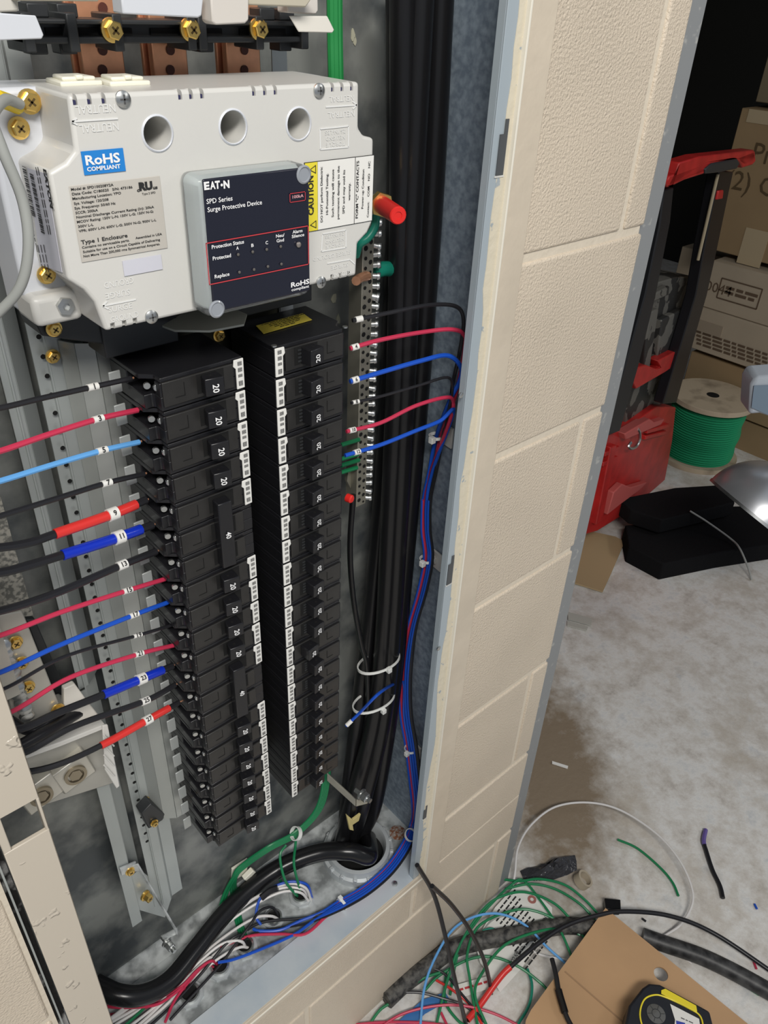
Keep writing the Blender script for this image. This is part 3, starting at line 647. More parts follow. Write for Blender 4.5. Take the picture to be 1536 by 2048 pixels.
shield(((32,-14),(214,-14),(196,3),(36,2)),.035,'beige shield edge above the left copper bar',m=mat('tan_shield',(.50,.46,.36),.45))
shield(((497,-14),(632,-14),(612,15),(497,10)),.03,'tan printed shield edge above the right copper bar',m=mat('tan_shield',(.50,.46,.36),.45))
# ================================================================ WIRES
def wire(name,pts,r,col,label,cat='wire',group=None,seg=8,n=8,m=None):
    P=smooth(pts,n); o=B().tube(P,r,seg).build(name,m or WC[col]); tag(o,label,cat,group); return o,P
def marker(o,P,t,num,r,ln=.0085,tsz=.0050):
    i=int(t*(len(P)-1)); c=P[i]; d=(P[min(i+1,len(P)-1)]-P[i-1]).normalized()
    mk=B().cyl(c-d*ln/2,c+d*ln/2,r*1.28,12).build('wire_marker',paperM,o)
    if num:
        n=(CAM-c).normalized(); n=(n-d*n.dot(d)).normalized(); up=n.cross(d)
        B().text(num,c+n*(r*1.28+.0004),tsz,right=up if False else d,up=-d.cross(n) if (-d.cross(n)).z>0 else d.cross(n),bold=.03).build('marker_number',inkM,o,smooth=0)
LW=[ # left wires: name,colour,radius,points(px,py),marker pos,num,tape
 ('black',.00195,[(-90,830),(0,816),(90,795),(185,774),(262,757)],(185,774),'1',None),
 ('red',.0020,[(-90,925),(0,902),(100,868),(196,838),(275,820)],(196,838),'3',None),
 ('lblue',.0020,[(-90,985),(0,962),(110,928),(204,901),(278,884)],(204,901),'5',None),
 ('black',.0020,[(-90,1058),(0,1032),(110,998),(213,966),(288,948)],(213,966),'7',None),
 ('black',.0030,[(-90,1100),(0,1095),(60,1085),(110,1068),(225,1028),(292,1000)],(222,1027),'9','tred'),
 ('black',.0032,[(-90,1152),(0,1145),(60,1130),(125,1110),(230,1077),(305,1050)],(234,1075),'11','tblue'),
 ('black',.0029,[(-90,1238),(0,1222),(110,1187),(244,1130),(312,1103)],(246,1128),'13',None),
 ('red',.0019,[(-90,1290),(0,1271),(120,1225),(255,1181),(330,1158)],(256,1181),'15',None),
 ('blue',.0019,[(-90,1368),(0,1345),(120,1290),(268,1230),(335,1205)],(268,1230),'17',None),
 ('black',.0014,[(-40,1395),(20,1372),(130,1313),(275,1271),(345,1250)],(275,1271),'19',None),
 ('red',.0019,[(-60,1455),(30,1420),(140,1355),(278,1308),(350,1290)],(279,1308),'21',None),
 ('black',.0030,[(-30,1462),(40,1458),(110,1428),(200,1392),(282,1358),(345,1332)],(282,1358),'23','tblue'),
 ('black',.0026,[(-10,1508),(50,1505),(150,1452),(290,1402),(350,1370)],(291,1402),'25',None),
 ('black',.0026,[(0,1542),(60,1543),(130,1524),(216,1484),(295,1440),(358,1405)],(297,1438),'27','tred')]
LWL=['thin black circuit wire tagged 1, uppermost on the left','pink-red circuit wire tagged 3 on the left','light blue circuit wire tagged 5 on the left','black circuit wire tagged 7 on the left','black feeder wire wrapped in red tape, tagged 9','black feeder wire wrapped in blue tape, tagged 11','thick black wire tagged 13 on the left','pink-red circuit wire tagged 15 on the left','blue circuit wire tagged 17 on the left','very thin black wire tagged 19 on the left','pink-red circuit wire tagged 21, lowest of the pink ones','black feeder wire with blue tape, tagged 23','black wire tagged 25 on the left','lowest left feeder wire with red tape, tagged 27']
for k,(col,r,pts,mk,num,tape) in enumerate(LW):
    n=len(pts); W3=[]
    for i,q in enumerate(pts):
        f=i/(n-1); yy=.030+.012*f if f<.99 else .046
        W3.append(W(*q,y=yy))
    o,P=wire('circuit_wire',W3,r,col,LWL[k],group='numbered wires entering the left breakers',n=12)
    i=min(range(len(P)),key=lambda i:abs((P[i]-CAM).dot(RT)/(P[i]-CAM).dot(FW)*f0+768-mk[0]))
    if tape:
        sp=150 if tape=='tblue' and num=='11' else (110 if num=='9' else 205)
        j=min(range(len(P)),key=lambda i:abs((P[i]-CAM).dot(RT)/(P[i]-CAM).dot(FW)*f0+768-(sp if num!='11' else 125)))
        B().tube(P[j:-4],r*1.28,10).build('tape_wrap',WC[tape],o); r*=1.28
    marker(o,P,i/(len(P)-1),num,r,ln=.0075,tsz=.0052)
    # copper strands at the lug
    B().tube([P[-3],P[-1]+Vector((.002,0,0))],.0008,6).build('copper_strand',copperM,o)
# bundle path on the right side panel and the bottom
XW=-.206
BP=[(905,770),(893,820),(878,875),(865,940),(853,1000),(852,1060),(857,1115),(845,1180),(825,1250),(814,1310),(810,1370),(812,1430),(822,1492),(830,1560),(835,1610),(829,1650),(812,1692),(780,1738),(735,1778),(685,1808)]
def bp3(k0,dx,dd):
    out=[]
    for i,(px,py) in enumerate(BP):
        if i<k0: continue
        if i<=14: p=W(px,py,x=XW-dd)
        else:
            f=(i-14)/5; p=W(px,py,z=ZF+.012+.028*(1-f)**2+dd)
            
        a=W(px+dx*(.75 if i<9 else 1),py,x=XW-dd) if i<=14 else W(px+dx*.6,py+dx*.6,z=ZF+.012+.028*(1-(i-14)/5)**2+dd)
        out.append(a)
    return out
TA={'blueA':[(640,1826),(600,1842),(560,1860),(520,1862),(506,1858)],'blueB':[(630,1840),(590,1868),(530,1895),(470,1918),(436,1925)],'red':[(650,1835),(610,1868),(560,1868),(500,1872),(440,1895)],'black':[(640,1830),(590,1838),(540,1842),(510,1850),(495,1860)],'bl3':[(630,1842),(590,1852),(540,1858),(505,1868),(490,1880)]}
def tail(k): return [W(*q,z=ZF+.014) for q in TA[k]]
RW=[('black',.0019,[(705,641,.052),(780,625,.045),(860,610,.04),(912,613,.035),(927,640,.03),(920,700,.03),(905,770,.04)],'2','black circuit wire with a cream tag, highest one leaving the right breakers',1,9,.007,'black'),
 ('red',.0020,[(700,697,.050),(760,680,.045),(840,665,.04),(905,659,.03),(929,675,.028),(924,730,.03),(908,800,.035)],'4','pink-red circuit wire tagged 4, upper of the two leaving the right breakers',2,4,.002,'red'),
 ('blue',.0022,[(700,763,.050),(760,745,.045),(840,722,.035),(895,711,.03),(922,735,.025),(918,765,.028),(900,800,.035)],'6','blue circuit wire tagged 6, arching to the right side panel',2,-8,.002,'blueA'),
 ('black',.0014,[(702,806,.05),(760,793,.045),(840,770,.035),(895,755,.03),(905,780,.03),(895,830,.035)],'8','thin black printed wire tagged 8 arching to the right',2,12,.008,'bl3'),
 ('red',.0019,[(693,863,.05),(760,846,.045),(830,812,.035),(890,795,.03),(906,803,.03),(900,840,.032)],'10','pink-red circuit wire tagged 10, lower of the two leaving the right breakers',3,-3,.003,'red'),
 ('blue',.0020,[(690,911,.05),(760,890,.045),(830,862,.035),(880,842,.03),(907,824,.028)],'12','blue circuit wire tagged 12, ending at the right side bundle',3,1,.007,'blueB')]
def pxx(P,x): return min(range(len(P)),key=lambda i:abs((P[i]-CAM).dot(RT)/(P[i]-CAM).dot(FW)*f0+768-x))
for k,(col,r,pts,num,lab,k0,dx,dd,tl) in enumerate(RW):
    W3=[W(a,b_,y=c) for a,b_,c in pts]
    if num=='12': W3=W3
    W4=W3+bp3(k0,dx,dd)+tail(tl) if num!='12' else W3+bp3(3,dx,dd)+tail(tl)
    o,P=wire('circuit_wire',W4,r,col,lab,group='numbered wires leaving the right breakers',n=6)
    i=[4,3,3,3,4,5][k]; mxp=W(*[(703,643),(706,696),(711,757),(709,805),(710,858),(716,898)][k],y=.048)
    i=min(range(14),key=lambda j:(P[j]-mxp).length); mm=paperM
    marker(o,P,max(i,1)/(len(P)-1),num if num!='2' else '',r*1.1,ln=.0065,tsz=.0042)
for k,(col,dx,dd,tl) in enumerate((('blue',-11,.005,'blueA'),('blue',6,.008,'blueB'),('red',-7,.004,'red'))):
    o,P=wire('bundled_wire',bp3(4,dx,dd)+tail(tl),.0019,col,['blue wire on the outer side of the right bundle','second blue wire against the panel in the right bundle','dark red wire in the middle of the right bundle'][k],group='wires in the bundle down the right side panel',n=6)
lo=[W(692,1452,y=.05),W(720,1425,y=.045),W(760,1385,y=.03),(W(795,1365,x=-.212)),(W(808,1368,x=XW-.006))]+bp3(11,-4,.006)+tail('blueB')
o,P=wire('circuit_wire',lo,.0019,'blue','lone blue wire branching low from the bundle to the right breakers',n=6); marker(o,P,1/(len(P)-1),'',.0021,ln=.0055); 
marker(o,P,2/(len(P)-1),'',.0021,ln=.004)
# cable tie mounts on side panel
def tie_mount(q,label,s=1):
    c=W(*q,x=XR-.001); t=thing('cable_tie_mount',label,'cable tie mount',c,'cable tie mounts on the right side panel')
    b=B().hull([c+Vector((0,-.011*s,-.013*s)),c+Vector((0,.011*s,-.011*s)),c+Vector((0,.011*s,.013*s)),c+Vector((0,-.011*s,.011*s))],(-.003,0,0)); b.hull([c+Vector((-.003,-.004,-.004)),c+Vector((-.003,.004,-.004)),c+Vector((-.003,.004,.004)),c+Vector((-.003,-.004,.004))],(-.003,0,0))
    b.build('adhesive_base',whiteP,t,bev=.0008)
    return t,c
for (q,qc,lab) in (((893,868),(875,872),'white adhesive tie mount at the top of the right side panel bundle'),((872,1117),(855,1118),'white adhesive tie mount halfway down the right side panel bundle'),((832,1497),(822,1497),'white adhesive tie mount low on the right side panel bundle')):
    t,c=tie_mount(q,lab); p=W(*qc,x=XW-.004)
    B().tor(p,(0,.15,1),[(.0085,-.0016),(.0096,-.0016),(.0096,.0016),(.0085,.0016)],20).build('tie_strap',tieM,t)
    hp=p+Vector((-.011,-.003,0)); B().box(hp-Vector((.003,.003,.0035)),hp+Vector((.003,.003,.0035))).build('tie_head',tieM,t,bev=.0006)
def tie(p,n,r,label,group,hd=None,w_=.002,sq=1,ax=None):
    t=thing('cable_tie',label,'cable tie',p,group)
    b=B().tor(p,n,[(r,-w_),(r+.0012,-w_),(r+.0012,w_),(r,w_)],28)
    if sq!=1:
        ax=Vector(ax).normalized(); p=Vector(p); b.v=[v+ax*((v-p).dot(ax))*(sq-1) for v in b.v]
    b.build('strap',tieM,t)
    if hd is not None: B().box(Vector(hd)-Vector((.003,.003,.0035)),Vector(hd)+Vector((.003,.003,.0035))).build('head',tieM,t,bev=.0006)
    return t
tie(W(821,1670,z=ZF+.04),(.1,-.5,1),.0085,'small white tie on the bundle where it bends along the enclosure floor','white nylon ties')
p=W(684,1808,z=ZF+.013); tie(p,(1,.1,.05),.0085,'small white tie on the bundle lying on the enclosure floor','white nylon ties',hd=p+Vector((0,.004,.009)))
# ================================================================ HEAVY BLACK CABLES
yc=.092; cabs=[(( 807,-20),(803,420),(789,860),(757,1380),(705,1600),(700,1700)),((842,-20),(822,420),(806,860),(775,1380),(728,1600),(720,1700)),((882,-20),(862,420),(832,860),(786,1380),(752,1600),(742,1690))]
labs=['leftmost heavy black cable running down the enclosure into the round conduit','middle heavy black cable running down into the round conduit','rightmost heavy black cable running down into the round conduit']
for k,pts in enumerate(cabs):
    P=[]
    for i,q in enumerate(pts):
        p=W(*q,y=[.094,.088,.094][k]); 
        P.append(p)
    P[-1]=Vector((-.309+.022*k,.098,ZF+.012)); P.append(Vector((-.305+.022*k,.096,ZF-.05)))
    wire('feeder_cable',P,.0112,'black',labs[k],'cable','heavy black cables into the conduit',seg=18,m=blackR)
P=[W(797,-20,y=.125),W(795,420,y=.125),W(775,860,y=.122),W(745,1200,y=.12),W(722,1380,y=.118),W(695,1600,y=.115),Vector((-.305,.10,ZF-.05))]
wire('feeder_cable',P,.0108,'black','heavy black cable lying behind the other three vertical cables','cable','heavy black cables into the conduit',seg=16,m=blackR)
P=[W(706,990,y=.085),W(700,1100,y=.085),W(707,1200,y=.085),W(723,1290,y=.09),W(733,1330,y=.093),W(735,1420,y=.1),W(722,1550,y=.108)]
wire('bonding_cable',P,.0032,'black','thin black cable dropping from the terminal bar into the heavy cables','cable',seg=10,m=blackR)
# yellow paint smears on cables = sealant
tag(B().hull([W(*q,y=.076) for q in ((700,1660),(694,1630),(706,1640),(722,1628),(718,1642),(706,1650),(708,1662))],(0,.004,0)).build('sealant_smear',mat('yellow_sealant',(.62,.52,.22),.6),bev=.0008),'smear of yellow sealant on the heavy cables just above the conduit','sealant')
cc=W(762,1325,y=.09); tie(cc+Vector((-.004,.0,.004)),(.05,.25,1),.0205,'upper white cable tie around the heavy black cables','white nylon ties around the heavy cables',hd=W(778,1340,y=.068),w_=.0016,sq=1.45,ax=(1,0,0))
cc=W(752,1402,y=.09); tie(cc+Vector((-.004,.0,.004)),(.05,.25,1),.0205,'lower white cable tie around the heavy black cables','white nylon ties around the heavy cables',hd=W(767,1422,y=.068),w_=.0016,sq=1.5,ax=(1,0,0))
# conduit bushing
rc=Vector((-.2860,.0830,ZF)); R=.049
rg=thing('conduit_bushing','large round grey threaded bushing around the heavy cables on the enclosure floor','conduit fitting',rc)
B().tor(rc,(0,0,1),[(R*.80,-.02),(R*.80,.020),(R*.86,.025),(R*.97,.024),(R*1.0,.014),(R*1.09,.012),(R*1.10,.0),(R*1.0,-.001)],48).build('bushing',ringM,rg)
B().ring(rc+Vector((0,0,.0004)),(0,0,1),[(R*.85,0),(R*.85,.0004)],40).build('opening',holeM,rg)
for k in range(16):
    a=2*PI*k/16; d=Vector((math.cos(a),math.sin(a),0)); B().obox(rc+d*R*1.04+Vector((0,0,.010)),d*.0028,d.cross(Vector((0,0,1)))*.003,Vector((0,0,.006))).build('lug',ringM,rg,bev=.001)
# thick curved cable
P=[Vector((-.262,.088,ZF+.01)),W(740,1700,z=ZF+.045),W(700,1703,z=ZF+.055),W(640,1705,z=ZF+.050),W(565,1733,z=ZF+.04),W(500,1778,z=ZF+.033),W(440,1838,z=ZF+.028),W(390,1900,z=ZF+.026),W(340,1960,z=ZF+.028),W(290,1988,z=ZF+.035),W(240,1990,z=ZF+.045),W(190,1970,z=ZF+.05)]
P[1]=W(738,1712,z=ZF+.038)
wire('feeder_cable',P,.0128,'black','thick black cable curving out of the round conduit across the enclosure floor','cable',seg=22,m=mat('black_rubber_gloss',(.010,.010,.011),.24,spec=.5))
# conduit nipples
for k,(q,r,lab) in enumerate((((602,1793),.0135,'right small conduit connector on the enclosure floor, with the green wires'),((548,1838),.0125,'small conduit connector hidden behind the looping wires'),((490,1895),.0135,'middle small conduit connector on the enclosure floor'),((440,1935),.0140,'small conduit connector with red and blue wires at the lower left floor'),((380,1990),.014,'lowest small conduit connector beside the beige flange'))):
    c=W(*q,z=ZF); t=thing('conduit_connector',lab,'conduit fitting',c,'small conduit connectors')
    B().tor(c,(0,0,1),[(r*.72,-.01),(r*.72,.008),(r*.9,.008),(r*.95,.004),(r*.95,.0)],24).build('throat',chromeM,t)
    B().ring(c,(0,0,1),[(r*1.3,0),(r*1.3,.003),(r*.9,.0032)],8).build('locknut',ringM,t)
    B().ring(c+Vector((0,0,.0035)),(0,0,1),[(r*.73,0),(r*.73,.0003)],20).build('opening',holeM,t)
# neutrals / mixed wires fanning from connectors to the left
random.seed(9)
def zt(pts,dz=0): return [W(a,b_,z=ZF+c+dz) for a,b_,c in pts]
fan=[('white',[(622,1800,.0),(610,1775,.035),(575,1768,.04),(520,1790,.035),(460,1830,.02),(400,1885,.015),(330,1950,.012),(240,2022,.02),(190,2060,.02)],'white neutral wire looping highest out of the right connector'),
('white',[(618,1803,.0),(600,1785,.028),(560,1785,.032),(500,1815,.025),(440,1858,.018),(370,1920,.012),(300,1985,.012),(215,2045,.02)],'white neutral wire just below the highest one'),
('white',[(560,1840,.0),(540,1832,.02),(505,1838,.022),(440,1880,.015),(360,1950,.01),(290,2005,.012),(210,2052,.02)],'white neutral wire from the hidden connector'),
('white',[(492,1895,.0),(480,1882,.02),(440,1890,.02),(380,1940,.015),(300,2005,.012),(230,2050,.015)],'white neutral wire from the middle connector'),
('white',[(430,1930,.0),(420,1915,.018),(380,1950,.014),(320,2005,.01),(250,2060,.015)],'white neutral wire from the lower left connector'),
('white',[(500,1896,.0),(478,1895,.012),(440,1915,.014),(380,1962,.008),(330,2012,.008),(262,2070,.012)],'lowest white neutral wire near the connectors'),
('white',[(615,1797,.0),(605,1779,.030),(565,1776,.034),(505,1800,.028),(430,1862,.02),(352,1930,.014),(270,2005,.014),(200,2058,.02)],'white neutral wire in the middle of the fan'),
('white',[(488,1888,.0),(470,1880,.016),(425,1912,.014),(362,1968,.010),(300,2030,.010),(240,2080,.012)],'white neutral wire leaving the middle connector low'),
('blue',[(624,1795,.0),(612,1768,.036),(570,1765,.042),(525,1790,.034),(512,1830,.022),(522,1850,.016)],'dark blue wire looping out of the right connector'),
('green',[(595,1795,0),(590,1780,.02),(570,1775,.018),(560,1760,.02)],'short green wire inside the right connector'),
('black',[(560,1838,0),(545,1815,.02),(520,1822,.03),(500,1850,.02),(470,1890,.02),(440,1930,.01),(395,1980,.01),(340,2040,.015)],'black wire winding past the small connectors'),
('black',[(495,1890,0),(480,1870,.02),(450,1890,.02),(400,1950,.012),(345,2010,.01),(280,2070,.015)],'black wire from the middle connector to the lower left'),
('red',[(436,1930,0),(422,1922,.02),(395,1940,.02),(360,1975,.015),(300,2012,.006),(220,2030,.008)],'red wire arching from the lower left connector'),
('red',[(430,1936,0),(410,1930,.014),(385,1955,.012),(350,2000,.012),(330,2045,.015)],'second red wire from the lower left connector'),
('red',[(372,1985,0),(365,1975,.014),(345,1990,.014),(310,2010,.014),(250,2015,.02),(200,2012,.02)],'red wire lying beside the beige flange'),
('green',[(400,1872,.008),(370,1910,.01),(330,1965,.01),(292,2012,.012),(240,2060,.015)],'green wire running along the thick curved cable')]
for k,(c,p,lab) in enumerate(fan): wire('loose_wire',zt(p),.0019,c,lab,'wire','loose wires over the enclosure floor',n=6)
o,_=wire('electrical_tape_wrap',zt([(556,1776,.041),(540,1782,.038),(522,1796,.034)]),.0048,'black','short black tape wrap around the looping wires at the right connector','tape')
# green ground wire bundle
gpts=[(640,1100,.14),(645,1300,.14),(652,1480,.13),(652,1560,.11),(636,1620,.11),(592,1667,.115),(540,1695,.12),(492,1728,.135),(470,1752,.138)]
for k in range(5):
    dx=(k-2)*2.6; pts=[W(a+dx*(1 if b_<1650 else .4),b_+(dx*.6 if b_>1640 else 0),y=c) for a,b_,c in gpts]
    if k%2: pts+=[W(450+dx,1790,y=.142),W(430+dx,1850,z=ZF+.004),W(400+dx,1900,z=ZF+.003)]
    else: pts+=[W(468+dx,1790,y=.142),W(478+dx,1845,z=ZF+.004),W(490+dx,1880,z=ZF+.003)]
    wire('ground_wire',pts,.0021,'green',['leftmost','second from left','middle','second from right','rightmost'][k]+' green ground wire in the bundle below the right breakers','wire','green ground wires below the breakers',n=6)
wire('ground_wire',[W(592,1667,y=.115),W(591,1690,y=.11),W(588,1730,y=.09),W(600,1780,y=.08)],.0019,'green','single green wire dropping from the tie straight to the right connector',n=6)
wire('ground_wire',[W(572,1690,y=.115),W(560,1712,y=.11),W(570,1760,y=.09),W(592,1790,y=.08)],.0019,'green','green wire curling behind the thick curved cable',n=6)
p=W(592,1667,y=.11); tie(p,(-.7,.1,.55),.0085,'cream tie around the green ground bundle below the breakers','white nylon ties',w_=.003)
c=W(478,1738,y=YB-.001); t=thing('cable_tie_mount','cream square adhesive tie mount on the back panel holding green wires','cable tie mount',c)
B().hull([c+Vector((-.0150,0,-.012)),c+Vector((.010,0,-.015)),c+Vector((.014,0,.014)),c+Vector((-.012,0,.016))],(0,-.004,0)).build('adhesive_base',creamP,t,bev=.0008)
B().obox(c+Vector((.008,-.012,-.006)),(.008,0,.003),(0,.004,0),(-.002,0,.004)).build('tie_head',creamP,t,bev=.001)
# small green stubs into the terminal bar
for k,q in enumerate(((690,884),(688,913),(690,925),(686,940))): wire('ground_wire',[W(q[0]-8,q[1]+6,y=.085),W(q[0]+28,q[1]-5,y=.085)],.0022,'green',['top','second','third','lowest'][k]+' short green wire end entering the terminal bar beside the right breakers','wire','green ends in the terminal bar')
# green wires at the top
for k,px in enumerate((661,668,674)):
    wire('ground_wire',[W(px,-20,y=.10),W(px+1,70,y=.10),W(px+3,160,y=.10),W(px+6,260,y=.11)],.0040 if k else .0032,'green',['left','middle','right'][k]+' green wire running down at the top beside the surge device','wire','green wires at the top',m=mat('wire_green_top',(.02,.24,.06),.4))
# ================================================================ GROUND BAR
gb=thing('terminal_bar','long drilled metal terminal bar with rows of screws right of the breakers','terminal bar',W(725,1000,y=.09))
t0=W(729,470,y=.088); t1=W(722,1000,y=.088)
x0,x1=-.3045,-.2915
B().box((x0,.086,.957),(x1,.104,1.262)).build('bar',barM,gb,bev=.0006)
b=B()
for i in range(34):
    z=1.252-i*.0087
    b.ring((x0+.0035,.0858,z),(0,-1,0),[(.0017 if i%3 else .0024,0),(.0017,.0003)],8); b.ring((x0+.0093,.0858,z-.004),(0,-1,0),[(.0013 if i%2 else .0022,0),(.0013,.0003)],8)
b.build('wire_hole',holeM,gb)
random.seed(5)
for i in range(33):
    z=1.254-i*.0091; a=random.uniform(-.3,.3); n=Vector((.8,-.75,a*.6)); p=Vector((x1-.001,.091,z)); s_=1.0 if i!=8 else 1.35
    o=B().ring(p,n,[(.0026*s_,0),(.0026*s_,.0075),(.0034*s_,.0078),(.0034*s_,.0098),(.0028*s_,.0106)],12).build('terminal_screw',chromeM,gb)
    n.normalize(); q=n.orthogonal(); q.rotate(Matrix.Rotation(random.uniform(0,PI),3,n)); B().obox(p+n*.0106,q*.0026*s_,n*.0002,q.cross(n)*.0005).build('screw_slot',holeM,o,smooth=0)
B().hull([W(*q,y=.096) for q in ((697,940),(716,930),(722,985),(708,990),(694,962))],(0,.004,0)).build('end_plate',barM,gb)
bolt(W(708,961,y=.095),(0,-1,0),.0030,gb)
# copper stub + green insulated wire through bar
P=[W(712,562,y=.070),W(722,555,y=.078),W(735,552,y=.085)]
o,_=wire('ground_wire',[W(745,545,y=.095),W(765,538,y=.095),W(785,538,y=.10)],.0068,'teal','thick teal green ground wire passing behind the terminal bar',seg=12)
B().tube(smooth(P),.0040,10).build('bare_copper_end',copperM,o)
wire('ground_wire',[W(752,432,y=.07),W(749,455,y=.066),W(735,476,y=.066),W(719,488,y=.07),W(712,510,y=.078)],.0036,'teal','teal green wire curving along the right edge of the white surge device',seg=10)
tc_=thing('capped_stud','red capped brass terminal stud at the right of the surge device','terminal',W(770,415,y=.06))
a=W(764,410,y=.055); c=W(796,431,y=.02)
B().cyl(a,c,.0072,18,r2=.0068).ring(c,(c-a),[(.0068,0),(.0060,.001),(.003,.001),(.003,.0003)],18).build('cap',mat('cap_red',(.70,.025,.02),.3),tc_)
B().cyl(a-(c-a).normalized()*.006,a+(c-a).normalized()*.001,.0098,6).build('brass_nut',brassM,tc_)
B().box(W(752,400,y=.075)-Vector((.006,0,.004)),W(772,420,y=.075)+Vector((.0,.01,.012))).build('bracket',barM,tc_,bev=.001)
tag(B().ring(W(694,995,y=.045),(.3,-1,0),[(.0042,0),(.0042,.005),(.003,.0062)],14).build('red_plug',mat('cap_red',(.70,.025,.02),.3)),'tiny red round plug beside the right breakers','plug')
# ================================================================ Z BRACKETS WITH STUDS
def stud(p,n,t,r=.005):
    p=Vector(p); n=Vector(n).normalized()
    b=B().cyl(p-n*.010,p+n*.017,r*.62,12)
    b.build('stud',chromeM,t); B().ring(p,n,[(r*1.5,0),(r*1.5,.002)],18).ring(p+n*.0022,n,[(r*1.25,0),(r*1.25,.002)],18).ring(p+n*.0046,n,[(r*1.2,0),(r*1.2,.006),(r*1.0,.007)],6).build('nut',chromeM,t)
zb_=thing('z_bracket','bent steel bracket with a bolt beside the heavy cables below the right breakers','bracket',W(700,1600,y=.07))
pts=[W(655,1548,y=.10),W(712,1598,y=.062),W(728,1590,y=.055)]
def strip(P,wv,m,par,name='strap',t=.002):
    for a,c in zip(P[:-1],P[1:]):
        n=(c-a).cross(wv).normalized()*t; B().hull([a-wv,c-wv,c+wv,a+wv],n).build(name,m,par,bev=.0004)
strip([W(655,1552,y=.10),W(712,1604,y=.066),W(735,1598,y=.058)],Vector((0,0,.0075)),barM,zb_)
stud(W(722,1588,y=.055),(.15,-1,.0),zb_,.0056)
zb2=thing('z_bracket','bent steel bracket with brass bolt and stud at the lower end of the left rail','bracket',W(300,1820,y=.10))
strip([W(258,1738,y=.118),W(278,1732,y=.112),W(355,1862,y=.085)],Vector((.0,.0,.006)),galvF,zb2)
strip([W(240,1742,y=.116),W(272,1728,y=.116)],Vector((0,0,.007)),galvF,zb2)
bolt(W(260,1742,y=.114),(0,-1,0),.0045,zb2); 
B().hull([W(*q,y=.12) for q in ((245,1765),(280,1740),(345,1790),(330,1835),(262,1815))],(0,.001,0)).build('plate',railM,zb2)
bolt(W(289,1790,y=.115),(.3,-1,0),.0052,zb2,h=.010)
strip([W(355,1862,y=.085),W(325,1878,y=.10)],Vector((.0,.0,.006)),galvF,zb2)
stud(W(333,1884,y=.095),(.1,-1,0),zb2,.0046)
# ================================================================ NEUTRAL LUG ASSEMBLY lower left
nl=thing('neutral_lug_block','pale aluminium neutral block with round lugs and screws behind the left flange','neutral bar',W(80,1500,y=.09))
B().hull([W(*q,y=.075) for q in ((-25,1235),(45,1222),(125,1425),(130,1440),(28,1445))],(0,.012,0)).build('neutral_plate',alumM,nl,bev=.001)
B().hull([W(*q,y=.085) for q in ((20,1440),(130,1405),(215,1455),(232,1565),(60,1620),(40,1560))],(0,.014,0)).build('mounting_plate',mat('lug_base',(.44,.43,.39),.45,.4,var=.1,vs=20),nl,bev=.001)
for q in ((30,1284),(42,1325),(55,1373),(115,1418)): bolt(W(*q,y=.073),(0,-1,0),.0046,nl)
random.seed(8)
for i in range(11):
    px=6+i*4.6; py=1288+i*14; p=W(px,py,y=.066); n=Vector((random.uniform(-.4,.4),-1,random.uniform(-.3,.3)))
    B().ring(p,n,[(.0056,0),(.0056,.004),(.0030,.0052)],8).build('clamp_screw',chromeM,nl)
for q,s_ in (((150,1548),1),((82,1590),1)):
    c=W(*q,y=.075); B().obox(c+Vector((0,.010,0)),(.016*s_,0,.004),(0,.010,0),(-.003,0,.0155*s_)).build('lug',alumM,nl,bev=.0015)
    B().ring(c,(-.1,-1,.1),[(.0100,0),(.0100,.003),(.0072,.003),(.0072,-.002)],24).ring(c+Vector((0,-.0005,0)),(-.1,-1,.1),[(.006,0),(.006,.002),(.004,.002)],6).build('lug_screw',mat('lug_screw_bronze',(.35,.30,.22),.4,.8),nl)
wire('feeder_cable',[W(-30,1528,y=.05),W(55,1484,y=.055),W(110,1452,y=.065),W(158,1424,y=.08)],.0052,'black','short thick black cable by the pale plastic spacer at lower left','cable',seg=12)
wire('feeder_cable',[W(20,1440,y=.07),W(60,1462,y=.066),W(100,1440,y=.07),W(140,1405,y=.085)],.0040,'black','black cable tucked between the aluminium block and the spacer','cable',seg=12)
# black strap behind it and white cover
tag(B().hull([W(*q,y=.105) for q in ((52,1240),(70,1238),(158,1440),(140,1450),(98,1360))],(0,.006,0)).build('insulating_strap',charM,bev=.001),'black plastic strap behind the aluminium neutral block','strap')
wc=thing('white_cover','white ribbed plastic cover corner beside the neutral lugs','cover',W(220,1500,y=.06))
B().hull([W(*q,y=.058) for q in ((205,1452),(216,1450),(240,1572),(233,1578),(210,1540))],(0,.0025,0)).build('end_wall',whiteP,wc,bev=.0008)
B().hull([W(*q,y=.060) for q in ((40,1512),(120,1485),(210,1449),(214,1456),(120,1494),(42,1522))],(0,.02,0)).build('top_rim',whiteP,wc,bev=.0008)
for k in range(4):
    a=W(208,1470+k*20,y=.056); c=W(228,1492+k*20,y=.056); B().cyl(a,c,.0008,6).build('rib',whiteP,wc)
tag(B().hull([W(*q,y=.075) for q in ((128,1378),(150,1368),(172,1398),(205,1440),(150,1455),(128,1420))],(0,.006,0)).build('white_spacer',mat('warm_white3',(.74,.71,.64),.35),bev=.001),'pale plastic spacer above the white ribbed cover','spacer')
